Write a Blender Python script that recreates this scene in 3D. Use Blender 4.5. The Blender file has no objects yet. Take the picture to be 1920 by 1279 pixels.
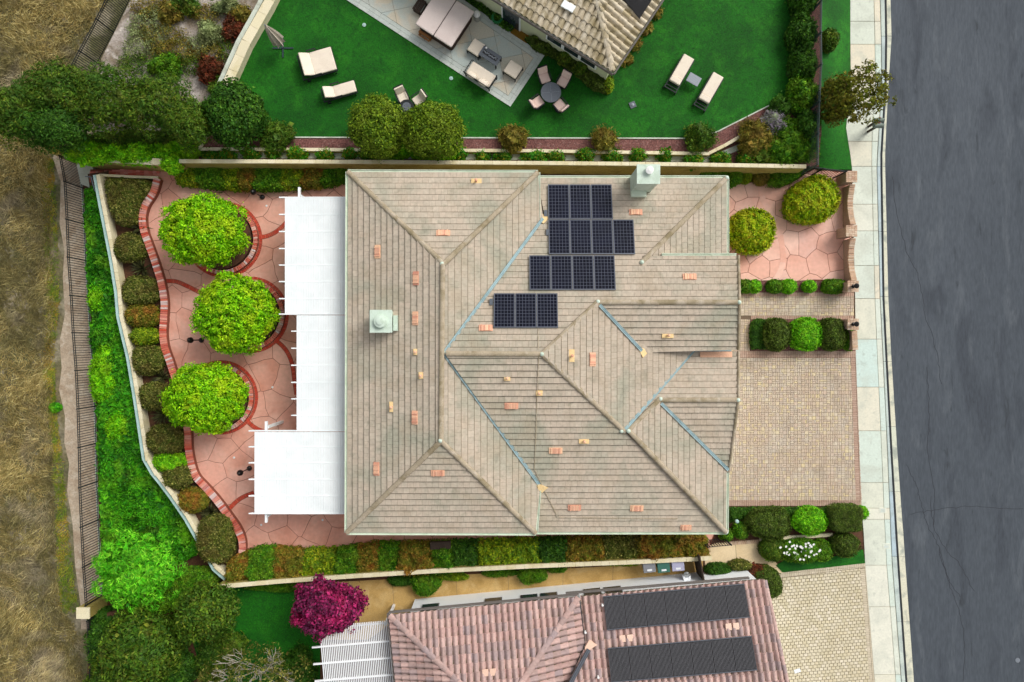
import bpy, math, random
import numpy as np
from mathutils import Vector, Matrix

# ------------------------------------------------------------------ camera, sky, sun, exposure
sc = bpy.context.scene
COL = sc.collection
F, H, CX, CY = 1300.0, 38.0, 960.0, 639.5      # focal length in photo pixels, drone height in metres

cam = bpy.data.objects.new('camera', bpy.data.cameras.new('camera'))
COL.objects.link(cam)
cam.location = (0, 0, H)
cam.rotation_euler = (0, 0, 0)
cam.data.sensor_width = 36.0
cam.data.lens = F / 1920.0 * 36.0
cam.data.clip_end = 2000.0
sc.camera = cam

SUN_EL, SUN_AZ = math.radians(44), math.radians(48)   # azimuth from +Y (top of the picture) towards +X
world = bpy.data.worlds.new('World')
sc.world = world
world.use_nodes = True
wn = world.node_tree.nodes
bg = wn['Background']
sky = wn.new('ShaderNodeTexSky')
sky.sky_type = 'NISHITA'
sky.sun_disc = False
sky.sun_elevation = SUN_EL
sky.sun_rotation = SUN_AZ
sky.air_density = 1.0
sky.dust_density = 4.0
sky.ozone_density = 1.0
hs = wn.new('ShaderNodeHueSaturation')
hs.inputs['Saturation'].default_value = 0.16      # high thin cloud: an almost white sky
world.node_tree.links.new(sky.outputs[0], hs.inputs['Color'])
world.node_tree.links.new(hs.outputs[0], bg.inputs['Color'])
bg.inputs['Strength'].default_value = 0.128

sun = bpy.data.objects.new('sun', bpy.data.lights.new('sun', 'SUN'))
COL.objects.link(sun)
sun.data.energy = 1.5
sun.data.angle = math.radians(30)
sun.data.color = (1.0, 0.95, 0.88)
sd = Vector((-math.cos(SUN_EL) * math.sin(SUN_AZ), -math.cos(SUN_EL) * math.cos(SUN_AZ), -math.sin(SUN_EL)))
sun.rotation_euler = sd.to_track_quat('-Z', 'Y').to_euler()
sun.location = (20, 25, 45)

sc.view_settings.view_transform = 'Standard'
sc.view_settings.look = 'None'
sc.view_settings.gamma = 1.0
sc.view_settings.use_curve_mapping = False
sc.view_settings.exposure = 0.25
sc.cycles.max_bounces = 6
sc.cycles.use_denoising = True

# ------------------------------------------------------------------ helpers
rng = np.random.default_rng(7)
random.seed(7)


def P(px, py, z=0.0):
    """the point at height z that the drone sees at photo position (px, py)"""
    s = (H - z) / F
    return Vector(((px - CX) * s, (CY - py) * s, z))


def XY(pts, z=0.0):
    return [tuple(P(x, y, z)[:2]) for x, y in pts]


def lin(c):
    return tuple((v / 255 / 12.92 if v / 255 <= 0.04045 else ((v / 255 + 0.055) / 1.055) ** 2.4) for v in c[:3]) + (1.0,)


MATS = {}


def M(name, cols, dirt=None, dirt_scale=1.0, dirt_amt=0.5, dirt_lo=0.45, dirt_hi=0.65, fine=0.15, fine_scale=20.0, rough=0.8,
      spec=0.25, bump=0.0, stretch=(1, 1, 1), leaf=False, metal=0.0, patch=None):
    """procedural material: colour picked per piece, then large patches, then fine grain"""
    if leaf:      # leaves show about half their face to the sky
        cols = [tuple(min(250, v * 1.14 * (0.8 if i == 2 and c[1] > c[2] else 1)) for i, v in enumerate(c)) for c in cols]
    m = bpy.data.materials.new(name)
    m.use_nodes = True
    nt = m.node_tree
    N, L = nt.nodes, nt.links
    b = N['Principled BSDF']
    b.inputs['Roughness'].default_value = rough
    b.inputs['Specular IOR Level'].default_value = spec
    b.inputs['Metallic'].default_value = metal
    geo = N.new('ShaderNodeNewGeometry')
    if len(cols) > 1:
        oi = N.new('ShaderNodeObjectInfo')
        ad = N.new('ShaderNodeMath'); ad.operation = 'ADD'
        L.new(geo.outputs['Random Per Island'], ad.inputs[0]); L.new(oi.outputs['Random'], ad.inputs[1])
        fr = N.new('ShaderNodeMath'); fr.operation = 'FRACT'
        L.new(ad.outputs[0], fr.inputs[0])
        rp = N.new('ShaderNodeValToRGB')
        els = rp.color_ramp.elements
        while len(els) < len(cols):
            els.new(0.5)
        for i, c in enumerate(cols):
            els[i].position = i / (len(cols) - 1)
            els[i].color = lin(c)
        L.new(fr.outputs[0], rp.inputs[0])
        col = rp.outputs[0]
    else:
        rgb = N.new('ShaderNodeRGB'); rgb.outputs[0].default_value = lin(cols[0])
        col = rgb.outputs[0]
    mp = N.new('ShaderNodeMapping')
    L.new(geo.outputs['Position'], mp.inputs['Vector'])
    mp.inputs['Scale'].default_value = stretch

    def noise(scale, detail=4.0, dist=0.0):
        n = N.new('ShaderNodeTexNoise')
        n.inputs['Scale'].default_value = scale
        n.inputs['Detail'].default_value = detail
        n.inputs['Distortion'].default_value = dist
        L.new(mp.outputs[0], n.inputs['Vector'])
        return n.outputs['Fac']

    def mix(fac, a, c, kind='MIX'):
        mx = N.new('ShaderNodeMix'); mx.data_type = 'RGBA'; mx.blend_type = kind
        if hasattr(fac, 'links'):
            L.new(fac, mx.inputs[0])
        else:
            mx.inputs[0].default_value = fac
        L.new(a, mx.inputs[6])
        if hasattr(c, 'links'):
            L.new(c, mx.inputs[7])
        else:
            mx.inputs[7].default_value = c
        return mx.outputs[2]
    specs = []
    if dirt is not None:
        specs.append((dirt, dirt_scale, dirt_amt, dirt_lo, dirt_hi))
    specs += (patch or [])
    for (dc, ds, da, lo, hi) in specs:
        mr = N.new('ShaderNodeMapRange')
        mr.inputs['From Min'].default_value = lo
        mr.inputs['From Max'].default_value = hi
        mr.inputs['To Max'].default_value = da
        L.new(noise(ds, 5.0, 0.6), mr.inputs['Value'])
        col = mix(mr.outputs[0], col, lin(dc))
    if fine:
        mr = N.new('ShaderNodeMapRange')
        mr.inputs['From Min'].default_value = 0.3
        mr.inputs['From Max'].default_value = 0.7
        mr.inputs['To Min'].default_value = 1 - fine
        mr.inputs['To Max'].default_value = 1 + fine
        fn = noise(fine_scale, 3.0)
        L.new(fn, mr.inputs['Value'])
        vm = N.new('ShaderNodeVectorMath'); vm.operation = 'SCALE'
        L.new(col, vm.inputs[0]); L.new(mr.outputs[0], vm.inputs['Scale'])
        col = vm.outputs[0]
        if bump:
            bp = N.new('ShaderNodeBump')
            bp.inputs['Strength'].default_value = bump
            bp.inputs['Distance'].default_value = 0.02
            L.new(fn, bp.inputs['Height'])
            L.new(bp.outputs[0], b.inputs['Normal'])
    L.new(col, b.inputs['Base Color'])
    if leaf:
        tr = N.new('ShaderNodeBsdfTranslucent')
        L.new(col, tr.inputs['Color'])
        ms = N.new('ShaderNodeMixShader'); ms.inputs[0].default_value = 0.22
        L.new(b.outputs[0], ms.inputs[1]); L.new(tr.outputs[0], ms.inputs[2])
        L.new(ms.outputs[0], N['Material Output'].inputs['Surface'])
    MATS[name] = m
    return m


def tag(o, label=None, cat=None, group=None, kind=None):
    if label: o['label'] = label
    if cat: o['category'] = cat
    if group: o['group'] = group
    if kind: o['kind'] = kind
    return o


def world_matrix(o):
    m = o.matrix_basis
    if o.parent is not None:
        m = world_matrix(o.parent) @ o.matrix_parent_inverse @ m
    return m


def link(o, parent=None, local=False):
    COL.objects.link(o)
    if parent is not None:
        o.parent = parent
        if not local:
            o.matrix_parent_inverse = world_matrix(parent).inverted()   # mesh is given in world coordinates
    return o


def empty(name, loc, rz=0.0):
    o = bpy.data.objects.new(name, None)
    o.empty_display_size = 0.1
    COL.objects.link(o)
    o.location = loc
    o.rotation_euler = (0, 0, rz)
    return o


def mesh_obj(name, mesh, mat, parent=None, local=False):
    if mat is not None and not mesh.materials:
        mesh.materials.append(MATS[mat])
    o = bpy.data.objects.new(name, mesh)
    return link(o, parent, local)


class MB:
    def __init__(s):
        s.v, s.f = [], []

    def add(s, vs, fs):
        n = len(s.v)
        s.v += [tuple(v) for v in vs]
        s.f += [tuple(i + n for i in f) for f in fs]
        return s

    def box(s, x0, x1, y0, y1, z0, z1):
        return s.add([(x0, y0, z0), (x1, y0, z0), (x1, y1, z0), (x0, y1, z0), (x0, y0, z1), (x1, y0, z1), (x1, y1, z1), (x0, y1, z1)],
                     [(3, 2, 1, 0), (4, 5, 6, 7), (0, 1, 5, 4), (1, 2, 6, 5), (2, 3, 7, 6), (3, 0, 4, 7)])

    def obox(s, c, size, rz=0.0, tilt=0.0):
        """box about centre c turned about z, tilt lifts its +x end"""
        hx, hy, hz = size[0] / 2, size[1] / 2, size[2] / 2
        R = Matrix.Rotation(rz, 3, 'Z') @ Matrix.Rotation(-tilt, 3, 'Y')
        vs = [Vector(c) + R @ Vector(p) for p in [(-hx, -hy, -hz), (hx, -hy, -hz), (hx, hy, -hz), (-hx, hy, -hz), (-hx, -hy, hz), (hx, -hy, hz), (hx, hy, hz), (-hx, hy, hz)]]
        return s.add(vs, [(3, 2, 1, 0), (4, 5, 6, 7), (0, 1, 5, 4), (1, 2, 6, 5), (2, 3, 7, 6), (3, 0, 4, 7)])

    def prism(s, pts, z0, z1, bottom=True):
        """pts: xy; z0, z1 numbers or functions of (x, y)"""
        if area2(pts) < 0: pts = pts[::-1]
        n = len(pts)
        g0 = z0 if callable(z0) else (lambda x, y: z0)
        g1 = z1 if callable(z1) else (lambda x, y: z1)
        vs = [(x, y, g0(x, y)) for x, y in pts] + [(x, y, g1(x, y)) for x, y in pts]
        fs = [tuple(range(n, 2 * n))] + [(i, (i + 1) % n, n + (i + 1) % n, n + i) for i in range(n)]
        if bottom: fs.append(tuple(range(n - 1, -1, -1)))
        return s.add(vs, fs)

    def tube(s, p0, p1, r0, r1=None, n=6):
        r1 = r0 if r1 is None else r1
        p0, p1 = Vector(p0), Vector(p1)
        d = (p1 - p0)
        if d.length < 1e-6: return s
        d.normalize()
        a = d.orthogonal().normalized(); b = d.cross(a)
        vs = []
        for p, r in ((p0, r0), (p1, r1)):
            for i in range(n):
                t = 2 * math.pi * i / n
                vs.append(p + (a * math.cos(t) + b * math.sin(t)) * r)
        fs = [(i, (i + 1) % n, n + (i + 1) % n, n + i) for i in range(n)]
        fs += [tuple(range(n - 1, -1, -1)), tuple(range(n, 2 * n))]
        return s.add(vs, fs)

    def lathe(s, prof, c=(0, 0, 0), n=16):
        vs, fs = [], []
        for r, z in prof:
            for i in range(n):
                t = 2 * math.pi * i / n
                vs.append((c[0] + r * math.cos(t), c[1] + r * math.sin(t), c[2] + z))
        m = len(prof)
        for k in range(m - 1):
            for i in range(n):
                j = (i + 1) % n
                fs.append((k * n + i, k * n + j, (k + 1) * n + j, (k + 1) * n + i))
        fs.append(tuple(range(n - 1, -1, -1)))
        fs.append(tuple(range((m - 1) * n, m * n)))
        return s.add(vs, fs)

    def mesh(s, name):
        me = bpy.data.meshes.new(name)
        me.from_pydata(s.v, [], s.f)
        me.update()
        return me

    def build(s, name, mat, parent=None, local=False, bevel=0.0, smooth=False):
        me = s.mesh(name)
        if smooth: me.shade_smooth()
        o = mesh_obj(name, me, mat, parent, local)
        if bevel:
            md = o.modifiers.new('round', 'BEVEL'); md.width = bevel; md.segments = 2; md.limit_method = 'ANGLE'
        return o


def area2(p):
    return sum(p[i][0] * p[(i + 1) % len(p)][1] - p[(i + 1) % len(p)][0] * p[i][1] for i in range(len(p)))


def clip(subject, conv):
    """Sutherland-Hodgman: any polygon against a convex one (both xy lists)"""
    if area2(conv) < 0: conv = conv[::-1]
    out = subject
    n = len(conv)
    for i in range(n):
        ax, ay = conv[i]; bx, by = conv[(i + 1) % n]
        ex, ey = bx - ax, by - ay
        inp, out = out, []
        if not inp: return []
        ds = [ex * (p[1] - ay) - ey * (p[0] - ax) for p in inp]
        for k in range(len(inp)):
            p, q = inp[k - 1], inp[k]
            d0, d1 = ds[k - 1], ds[k]
            if (d0 < 0) != (d1 < 0):
                t = d0 / (d0 - d1)
                out.append((p[0] + (q[0] - p[0]) * t, p[1] + (q[1] - p[1]) * t))
            if d1 >= 0: out.append(q)
    res = []
    for p in out:
        if not res or abs(p[0] - res[-1][0]) + abs(p[1] - res[-1][1]) > 1e-5: res.append(p)
    if len(res) > 1 and abs(res[0][0] - res[-1][0]) + abs(res[0][1] - res[-1][1]) < 1e-5: res.pop()
    return res if len(res) >= 3 and abs(area2(res)) > 1e-4 else []


def inset(poly, d):
    if area2(poly) < 0: poly = poly[::-1]
    n = len(poly); out = []
    for i in range(n):
        p, q, r = poly[i - 1], poly[i], poly[(i + 1) % n]
        e1 = Vector((q[0] - p[0], q[1] - p[1])); e2 = Vector((r[0] - q[0], r[1] - q[1]))
        if e1.length < 1e-6 or e2.length < 1e-6: continue
        e1.normalize(); e2.normalize()
        nn = Vector((-e1.y - e2.y, e1.x + e2.x))
        if nn.length < 1e-3: continue
        nn.normalize()
        c = max(0.35, nn.dot(Vector((-e1.y, e1.x))))
        out.append((q[0] + nn.x * d / c, q[1] + nn.y * d / c))
    return out


def inside(pts, poly):
    """numpy point-in-polygon"""
    pts = np.asarray(pts); res = np.zeros(len(pts), bool)
    x, y = pts[:, 0], pts[:, 1]
    n = len(poly)
    for i in range(n):
        x0, y0 = poly[i]; x1, y1 = poly[(i + 1) % n]
        if y0 == y1: continue
        c = ((y0 > y) != (y1 > y)) & (x < (x1 - x0) * (y - y0) / (y1 - y0) + x0)
        res ^= c
    return res


def edge_dist(pts, poly):
    """distance to the outline and the direction pointing out"""
    pts = np.asarray(pts); best = np.full(len(pts), 1e9); nx = np.zeros((len(pts), 2))
    n = len(poly)
    for i in range(n):
        a = np.array(poly[i]); b = np.array(poly[(i + 1) % n]); e = b - a
        t = np.clip(((pts - a) @ e) / max(1e-9, e @ e), 0, 1)
        q = a + t[:, None] * e
        d = np.linalg.norm(pts - q, axis=1)
        k = d < best
        best[k] = d[k]; nx[k] = (q - pts)[k]
    return best, nx / np.maximum(1e-6, np.linalg.norm(nx, axis=1))[:, None]


def np_mesh(name, v, nper):
    """polygons of nper corners each, corners not shared"""
    me = bpy.data.meshes.new(name)
    nv = len(v); nf = nv // nper
    me.vertices.add(nv); me.vertices.foreach_set('co', np.ascontiguousarray(v, dtype=np.float32).ravel())
    me.loops.add(nv); me.loops.foreach_set('vertex_index', np.arange(nv, dtype=np.int32))
    me.polygons.add(nf)
    me.polygons.foreach_set('loop_start', np.arange(0, nv, nper, dtype=np.int32))
    me.polygons.foreach_set('loop_total', np.full(nf, nper, dtype=np.int32))
    me.update(calc_edges=True)
    return me


def unit(a):
    return a / np.maximum(1e-9, np.linalg.norm(a, axis=1))[:, None]


def leaf_verts(p, n, size, tilt=0.6, aspect=0.5, dirv=None):
    """diamond leaves at p facing n"""
    N = len(p)
    n = unit(unit(n) + tilt * rng.normal(size=(N, 3)))
    t = rng.normal(size=(N, 3)) if dirv is None else dirv + 0.35 * rng.normal(size=(N, 3))
    t = unit(t - n * np.sum(t * n, axis=1)[:, None])
    b = np.cross(n, t)
    L = (size * rng.uniform(0.65, 1.35, N))[:, None] / 2
    W = L * aspect
    v = np.empty((N, 4, 3))
    v[:, 0] = p - t * L; v[:, 1] = p + b * W; v[:, 2] = p + t * L; v[:, 3] = p - b * W
    return v.reshape(-1, 3)


def sphere_dirs(n, zmin=-1.0):
    z = rng.uniform(zmin, 1, n); a = rng.uniform(0, 2 * np.pi, n); r = np.sqrt(1 - z * z)
    return np.stack([r * np.cos(a), r * np.sin(a), z], 1)


def crown_verts(c, r, nclump, per, leaf, crad=0.3, zmin=-0.45, jit=0.14, aspect=0.55, fill=0.25):
    """tree crown: clumps of leaves over a lumpy ellipsoid"""
    c, r = np.array(c), np.array(r)
    # even spread of clumps
    k = np.arange(nclump) + 0.5
    z = 1 - (1 - zmin) * k / nclump
    a = k * 2.399963 + rng.uniform(0, 6)
    q = np.sqrt(1 - z * z)
    d = np.stack([q * np.cos(a), q * np.sin(a), z], 1)
    f = 1 - rng.uniform(0, 2 * jit, nclump)
    low = 1 + (0.04 * np.sin(4 * a + rng.uniform(0, 6)) + 0.04 * np.sin(7 * a + rng.uniform(0, 6))) * q
    cc = c + d * r * (f * low)[:, None] * (1 - 0.5 * crad / max(r))
    rc = crad * rng.uniform(0.7, 1.3, nclump)
    idx = np.repeat(np.arange(nclump), per)
    s = sphere_dirs(len(idx))
    s = unit(s + 0.9 * d[idx])
    rad = rc[idx] * (rng.uniform(0.5, 1.0, len(idx)) + rng.exponential(0.12, len(idx)))
    p = cc[idx] + s * rad[:, None]
    v = [leaf_verts(p, s + 0.4 * d[idx], leaf, 0.55, aspect)]
    nf = int(nclump * per * fill)
    s = sphere_dirs(nf, zmin)
    p = c + s * r * rng.uniform(0.45, 0.86, nf)[:, None]
    v.append(leaf_verts(p, s, leaf * 1.5, 0.6, 0.6))
    return np.concatenate(v)


def wob(p, s=1.0):
    x, y = p[:, 0] * s, p[:, 1] * s
    return (np.sin(2.3 * x + 1.7 * y) + np.sin(-1.9 * x + 2.9 * y + 1.0) + np.sin(4.1 * x + 0.7 * y + 2.0) * 0.7 + np.sin(5.3 * y - 3.1 * x) * 0.6) / 3.3


def shrub_verts(poly, z0, h, rnd=0.3, leaf=0.06, dens=900, lump=0.08, lscale=2.0, tilt=0.6, aspect=0.6, zf=None, ragged=0.03, fill=0.3):
    """clipped shrub, hedge or ground cover standing on an outline (xy)"""
    poly = [tuple(p) for p in poly]
    a = np.array(poly); lo, hi = a.min(0), a.max(0)
    A = abs(area2(poly)) / 2
    per = sum(math.dist(poly[i], poly[(i + 1) % len(poly)]) for i in range(len(poly)))
    n = int(0.84 * (A * dens + per * h * dens * 0.6))
    bb = (hi - lo)
    m = int(n * bb[0] * bb[1] / max(A, 1e-6) * 1.05) + 10
    pts = lo + rng.uniform(size=(m, 2)) * bb
    pts = pts[inside(pts, poly)]
    # pull a share of the points to the rim so that the sides are covered
    d, nx = edge_dist(pts, poly)
    k = rng.uniform(size=len(pts)) < min(0.7, per * h * 0.6 / (A + per * h * 0.6))
    k &= d < 1.2 * rnd
    pts[k] += nx[k] * (d[k] * rng.uniform(0.5, 1.0, k.sum()))[:, None]
    d, nx = edge_dist(pts, poly)
    t = np.clip(d / rnd, 0, 1)
    prof = np.sqrt(np.maximum(0, 1 - (1 - t) ** 2))
    top = h * prof * (1 + lump * wob(pts, lscale)) + lump * 0.4 * h * wob(pts, lscale * 2.7) * t
    z = top.copy()
    rim = t < 0.15
    z[rim] = rng.uniform(0, 1, rim.sum()) * h * 0.75
    base = z0 if zf is None else zf(pts[:, 0], pts[:, 1])
    nz = np.stack([nx[:, 0] * (1 - t), nx[:, 1] * (1 - t), 0.25 + t], 1)
    p3 = np.stack([pts[:, 0], pts[:, 1], base + z], 1) + unit(nz) * rng.normal(0, ragged, len(pts))[:, None]
    v = [leaf_verts(p3, nz, leaf, tilt, aspect)]
    nf = int(len(pts) * fill)
    if nf:
        j = rng.choice(len(pts), nf)
        j = j[t[j] > 0.12]
        q = p3[j].copy(); q[:, 2] -= np.minimum(0.5 * h, 0.05 + leaf * 0.8 + 0.12 * rng.uniform(size=len(j)) * h)
        v.append(leaf_verts(q, nz[j], leaf * 2.3, 0.4, 0.9))
    return np.concatenate(v)


def ell(px, py, rx, ry, z=0.0, rot=0.0, n=20, sq=2.0, wobble=0.0):
    """outline of a rounded shrub; the size is given where it shows (height z)"""
    c = P(px, py, z); s = (H - z) / F
    out = []
    ph = random.uniform(0, 6)
    for i in range(n):
        t = 2 * math.pi * i / n
        ct, st = math.cos(t), math.sin(t)
        k = (abs(ct) ** sq + abs(st) ** sq) ** (-1 / sq) * (1 + wobble * math.sin(3 * t + ph) + wobble * 0.7 * math.sin(5 * t + 2 * ph))
        x, y = rx * k * ct, ry * k * st
        out.append((c.x + s * (x * math.cos(rot) - y * math.sin(rot)), c.y + s * (x * math.sin(rot) + y * math.cos(rot))))
    return out


def shrub(label, outline, z0, h, mat, cat='shrub', name='shrub', group=None, **kw):
    v = shrub_verts(outline, z0, h, **kw)
    c = np.array(outline).mean(0)
    me = np_mesh(name, v - np.array([c[0], c[1], z0]), 4)
    o = mesh_obj(name, me, mat)
    o.location = (c[0], c[1], z0)
    return tag(o, label, cat, group)


def ball(label, px, py, rx, ry, z0, h, mat, rot=0.0, sq=2.0, rnd=None, **kw):
    """shrub whose widest outline shows at (px, py)"""
    zz = z0 + h * 0.5
    s = (H - zz) / F
    wb = kw.pop('wobble', 0.03)
    return shrub(label, ell(px, py, rx, ry, zz, rot, sq=sq, wobble=wb), z0, h, mat, rnd=rnd or 0.75 * min(rx, ry) * s, **kw)


def tree(label, px, py, z0, zc, rx, ry, rz, mat, nclump=60, per=90, leaf=0.12, crad=0.35, trunk_r=0.09, bark='bark', limbs=6, name='tree', cat='tree', group=None, **kw):
    c = P(px, py, zc)
    s = (H - zc) / F
    t = empty(name, (c.x, c.y, z0))
    R = (rx * s, ry * s, rz)
    m = MB()
    zt = zc - 0.25 * rz
    k1 = Vector((random.uniform(-.06, .06), random.uniform(-.06, .06), (zt - z0) * 0.55))
    m.tube((0, 0, -0.05), k1, trunk_r, trunk_r * 0.75, 8)
    m.tube(k1, (0, 0, zt - z0), trunk_r * 0.75, trunk_r * 0.55, 8)
    for i in range(limbs):
        a = 2 * math.pi * i / limbs + random.uniform(-.3, .3)
        st = Vector((0, 0, (zt - z0) * random.uniform(0.6, 0.95)))
        en = Vector((R[0] * 0.7 * math.cos(a), R[1] * 0.7 * math.sin(a), zc - z0 + rz * random.uniform(0.0, 0.45)))
        mid = (st + en) / 2 + Vector((0, 0, 0.15))
        m.tube(st, mid, trunk_r * 0.45, trunk_r * 0.3, 5); m.tube(mid, en, trunk_r * 0.3, trunk_r * 0.1, 5)
    m.build('trunk', bark, t, local=True)
    v = crown_verts((0, 0, zc - z0), R, nclump, per, leaf, crad, **kw)
    mesh_obj('crown', np_mesh('crown', v, 4), mat, t, local=True)
    return tag(t, label, cat, group)


def spiky(label, px, py, z0, n, length, mat, group=None):
    """clump of strap leaves fanning out"""
    c = P(px, py, z0 + 0.3)
    m = MB()
    for i in range(n):
        a = random.uniform(0, 2 * math.pi); e = random.uniform(0.25, 1.2); L = length * random.uniform(0.7, 1.1)
        d = Vector((math.cos(a) * math.cos(e), math.sin(a) * math.cos(e), math.sin(e)))
        sd_ = Vector((-math.sin(a), math.cos(a), 0)) * 0.028
        mid = d * L * 0.55; tip = d * L + Vector((0, 0, -0.18 * L * math.cos(e)))
        m.add([-sd_, sd_, mid + sd_ * 1.3, tip, mid - sd_ * 1.3], [(0, 1, 2, 4), (4, 2, 3)])
    o = m.build('flax_plant', mat)
    o.location = (c.x, c.y, z0)
    return tag(o, label, 'plant', group)


def along(pts, step, closed=False):
    """points and directions every step metres along an xyz polyline"""
    pts = [Vector(p) for p in pts]
    if closed: pts = pts + [pts[0]]
    L = [0.0]
    for i in range(len(pts) - 1): L.append(L[-1] + (pts[i + 1] - pts[i]).length)
    n = max(1, int(round(L[-1] / step)))
    res = []
    for k in range(n):
        t = (k + 0.5) * L[-1] / n
        i = max(j for j in range(len(pts) - 1) if L[j] <= t + 1e-9)
        u = (t - L[i]) / max(1e-9, L[i + 1] - L[i])
        res.append((pts[i].lerp(pts[i + 1], u), (pts[i + 1] - pts[i]).normalized()))
    return res, L[-1] / n


def smooth_line(pts, sub=5):
    """Catmull-Rom through xyz points"""
    pts = [Vector(p) for p in pts]
    q = [pts[0] * 2 - pts[1]] + pts + [pts[-1] * 2 - pts[-2]]
    out = []
    for i in range(1, len(q) - 2):
        for k in range(sub):
            t = k / sub
            a, b, c, d = q[i - 1], q[i], q[i + 1], q[i + 2]
            out.append(0.5 * ((2 * b) + (c - a) * t + (2 * a - 5 * b + 4 * c - d) * t * t + (3 * b - 3 * c + d - a) * t ** 3))
    out.append(pts[-1])
    return out


def ribbon(line, w, z0, z1, off=0.0):
    """solid band following an xyz line: z0, z1 are absolute or added to the line's z when a tuple"""
    m = MB(); n = len(line)
    vs = []
    for i, p in enumerate(line):
        d = (line[min(i + 1, n - 1)] - line[max(i - 1, 0)]); d.z = 0; d.normalize()
        s = Vector((-d.y, d.x, 0))
        a, b = p + s * (off + w / 2), p + s * (off - w / 2)
        zz = p.z
        vs += [(a.x, a.y, z0), (b.x, b.y, z0), (b.x, b.y, zz + z1), (a.x, a.y, zz + z1)]
    fs = []
    for i in range(n - 1):
        k, j = 4 * i, 4 * i + 4
        fs += [(k + 3, k + 2, j + 2, j + 3), (k, k + 3, j + 3, j), (k + 2, k + 1, j + 1, j + 2)]
    fs += [(0, 1, 2, 3), (4 * n - 1, 4 * n - 2, 4 * n - 3, 4 * n - 4)]
    return m.add(vs, fs)


def brick_mesh(name, sx, sy, sz, b=0.008):
    m = MB()
    vs = []
    for z, k in ((-sz / 2, 0), (sz / 2 - b, 0), (sz / 2, b)):
        vs += [(-sx / 2 + k, -sy / 2 + k, z), (sx / 2 - k, -sy / 2 + k, z), (sx / 2 - k, sy / 2 - k, z), (-sx / 2 + k, sy / 2 - k, z)]
    fs = [(8, 9, 10, 11)]
    for r in (0, 4):
        fs += [(r + i, r + (i + 1) % 4, r + 4 + (i + 1) % 4, r + 4 + i) for i in range(4)]
    return m.add(vs, fs).mesh(name)


def lay_bricks(line, mesh, mat, parent, step, name='brick', dz=0.0, off=0.0, jit=0.006):
    st, _ = along(line, step)
    for p, d in st:
        o = mesh_obj(name, mesh, mat, parent)
        s = Vector((-d.y, d.x, 0)) * off
        o.location = p + s + Vector((random.uniform(-jit, jit), random.uniform(-jit, jit), dz + random.uniform(-jit, jit)))
        o.rotation_euler = (0, 0, math.atan2(d.y, d.x) + random.uniform(-.03, .03))


def structure(name, pts, z0, z1, mat):
    return tag(MB().prism(pts, z0, z1).build(name, mat), kind='structure')
# ------------------------------------------------------------------ materials
M('dry_field', [(124, 112, 84)], (98, 98, 64), 0.35, 0.9, 0.4, 0.6, fine=0.35, fine_scale=6, bump=0.5, patch=[((160, 150, 130), 0.7, 0.7, 0.52, 0.66), ((90, 84, 66), 1.6, 0.6, 0.52, 0.66)])
M('dry_grass', [(132, 116, 86), (182, 162, 132), (130, 118, 84), (212, 198, 176), (106, 102, 64), (166, 146, 116), (96, 88, 64)], (104, 102, 66), 0.28, 0.6, 0.47, 0.62, fine=0.3, fine_scale=1.6, leaf=True, patch=[((188, 176, 158), 0.5, 0.5, 0.54, 0.7)])
M('verge_grass', [(150, 150, 64), (196, 152, 72), (120, 146, 46), (176, 164, 90), (100, 134, 44), (132, 118, 70)], (96, 144, 40), 0.9, 0.7, 0.46, 0.6, fine=0, leaf=True, patch=[((206, 140, 74), 0.7, 0.5, 0.56, 0.68)])
M('dirt', [(180, 162, 140)], (156, 134, 110), 1.2, 0.7, fine=0.2, fine_scale=12, bump=0.4, patch=[((204, 194, 176), 2.5, 0.5, 0.5, 0.68)])
M('brick_step', [(232, 120, 104), (240, 156, 142), (224, 104, 90), (244, 180, 168)], fine=0.15)
M('soil', [(92, 62, 44)], (62, 44, 32), 2.0, 0.7, fine=0.35, fine_scale=25, bump=0.5)
M('mulch', [(118, 78, 72)], (88, 54, 50), 3.0, 0.6, fine=0.55, fine_scale=14, bump=0.7, patch=[((160, 130, 124), 9, 0.5, 0.55, 0.7)])
M('gravel', [(168, 158, 150)], (140, 128, 114), 1.1, 0.6, fine=0.3, fine_scale=10, bump=0.5, patch=[((112, 98, 76), 0.9, 0.75, 0.48, 0.62), ((206, 198, 190), 2.2, 0.6, 0.55, 0.68)])
M('lawn', [(22, 96, 12)], (12, 74, 8), 0.35, 0.8, 0.42, 0.6, fine=0.35, fine_scale=14, bump=0.4, patch=[((42, 118, 20), 0.8, 0.5, 0.5, 0.68), ((12, 66, 8), 4.0, 0.5, 0.5, 0.64)])
M('grass_blade', [(20, 98, 10), (46, 132, 22), (8, 70, 8)], (10, 74, 8), 0.5, 0.5, fine=0, leaf=True)
M('concrete', [(222, 220, 204), (206, 218, 206), (226, 214, 190), (200, 218, 210)], (186, 190, 176), 0.9, 0.55, 0.45, 0.68, fine=0.06, fine_scale=9, patch=[((150, 158, 146), 3.5, 0.35, 0.6, 0.72)])
M('kerb', [(186, 200, 200), (196, 206, 196), (178, 196, 204)], (150, 162, 160), 1.2, 0.6, fine=0.1)
M('gutter_apron', [(206, 210, 192), (212, 208, 186)], (140, 148, 140), 1.5, 0.7, 0.5, 0.66, fine=0.1)
M('asphalt', [(81, 87, 94)], (73, 79, 86), 0.12, 0.9, 0.42, 0.6, fine=0.13, fine_scale=11, rough=0.9, bump=0.4, stretch=(1, 0.22, 1),
  patch=[((63, 68, 75), 0.8, 0.7, 0.54, 0.66), ((96, 102, 108), 1.3, 0.45, 0.56, 0.7), ((51, 55, 59), 3.0, 0.5, 0.64, 0.72)])
M('crack_tar', [(56, 59, 65)], fine=0.1, rough=0.8)
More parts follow.
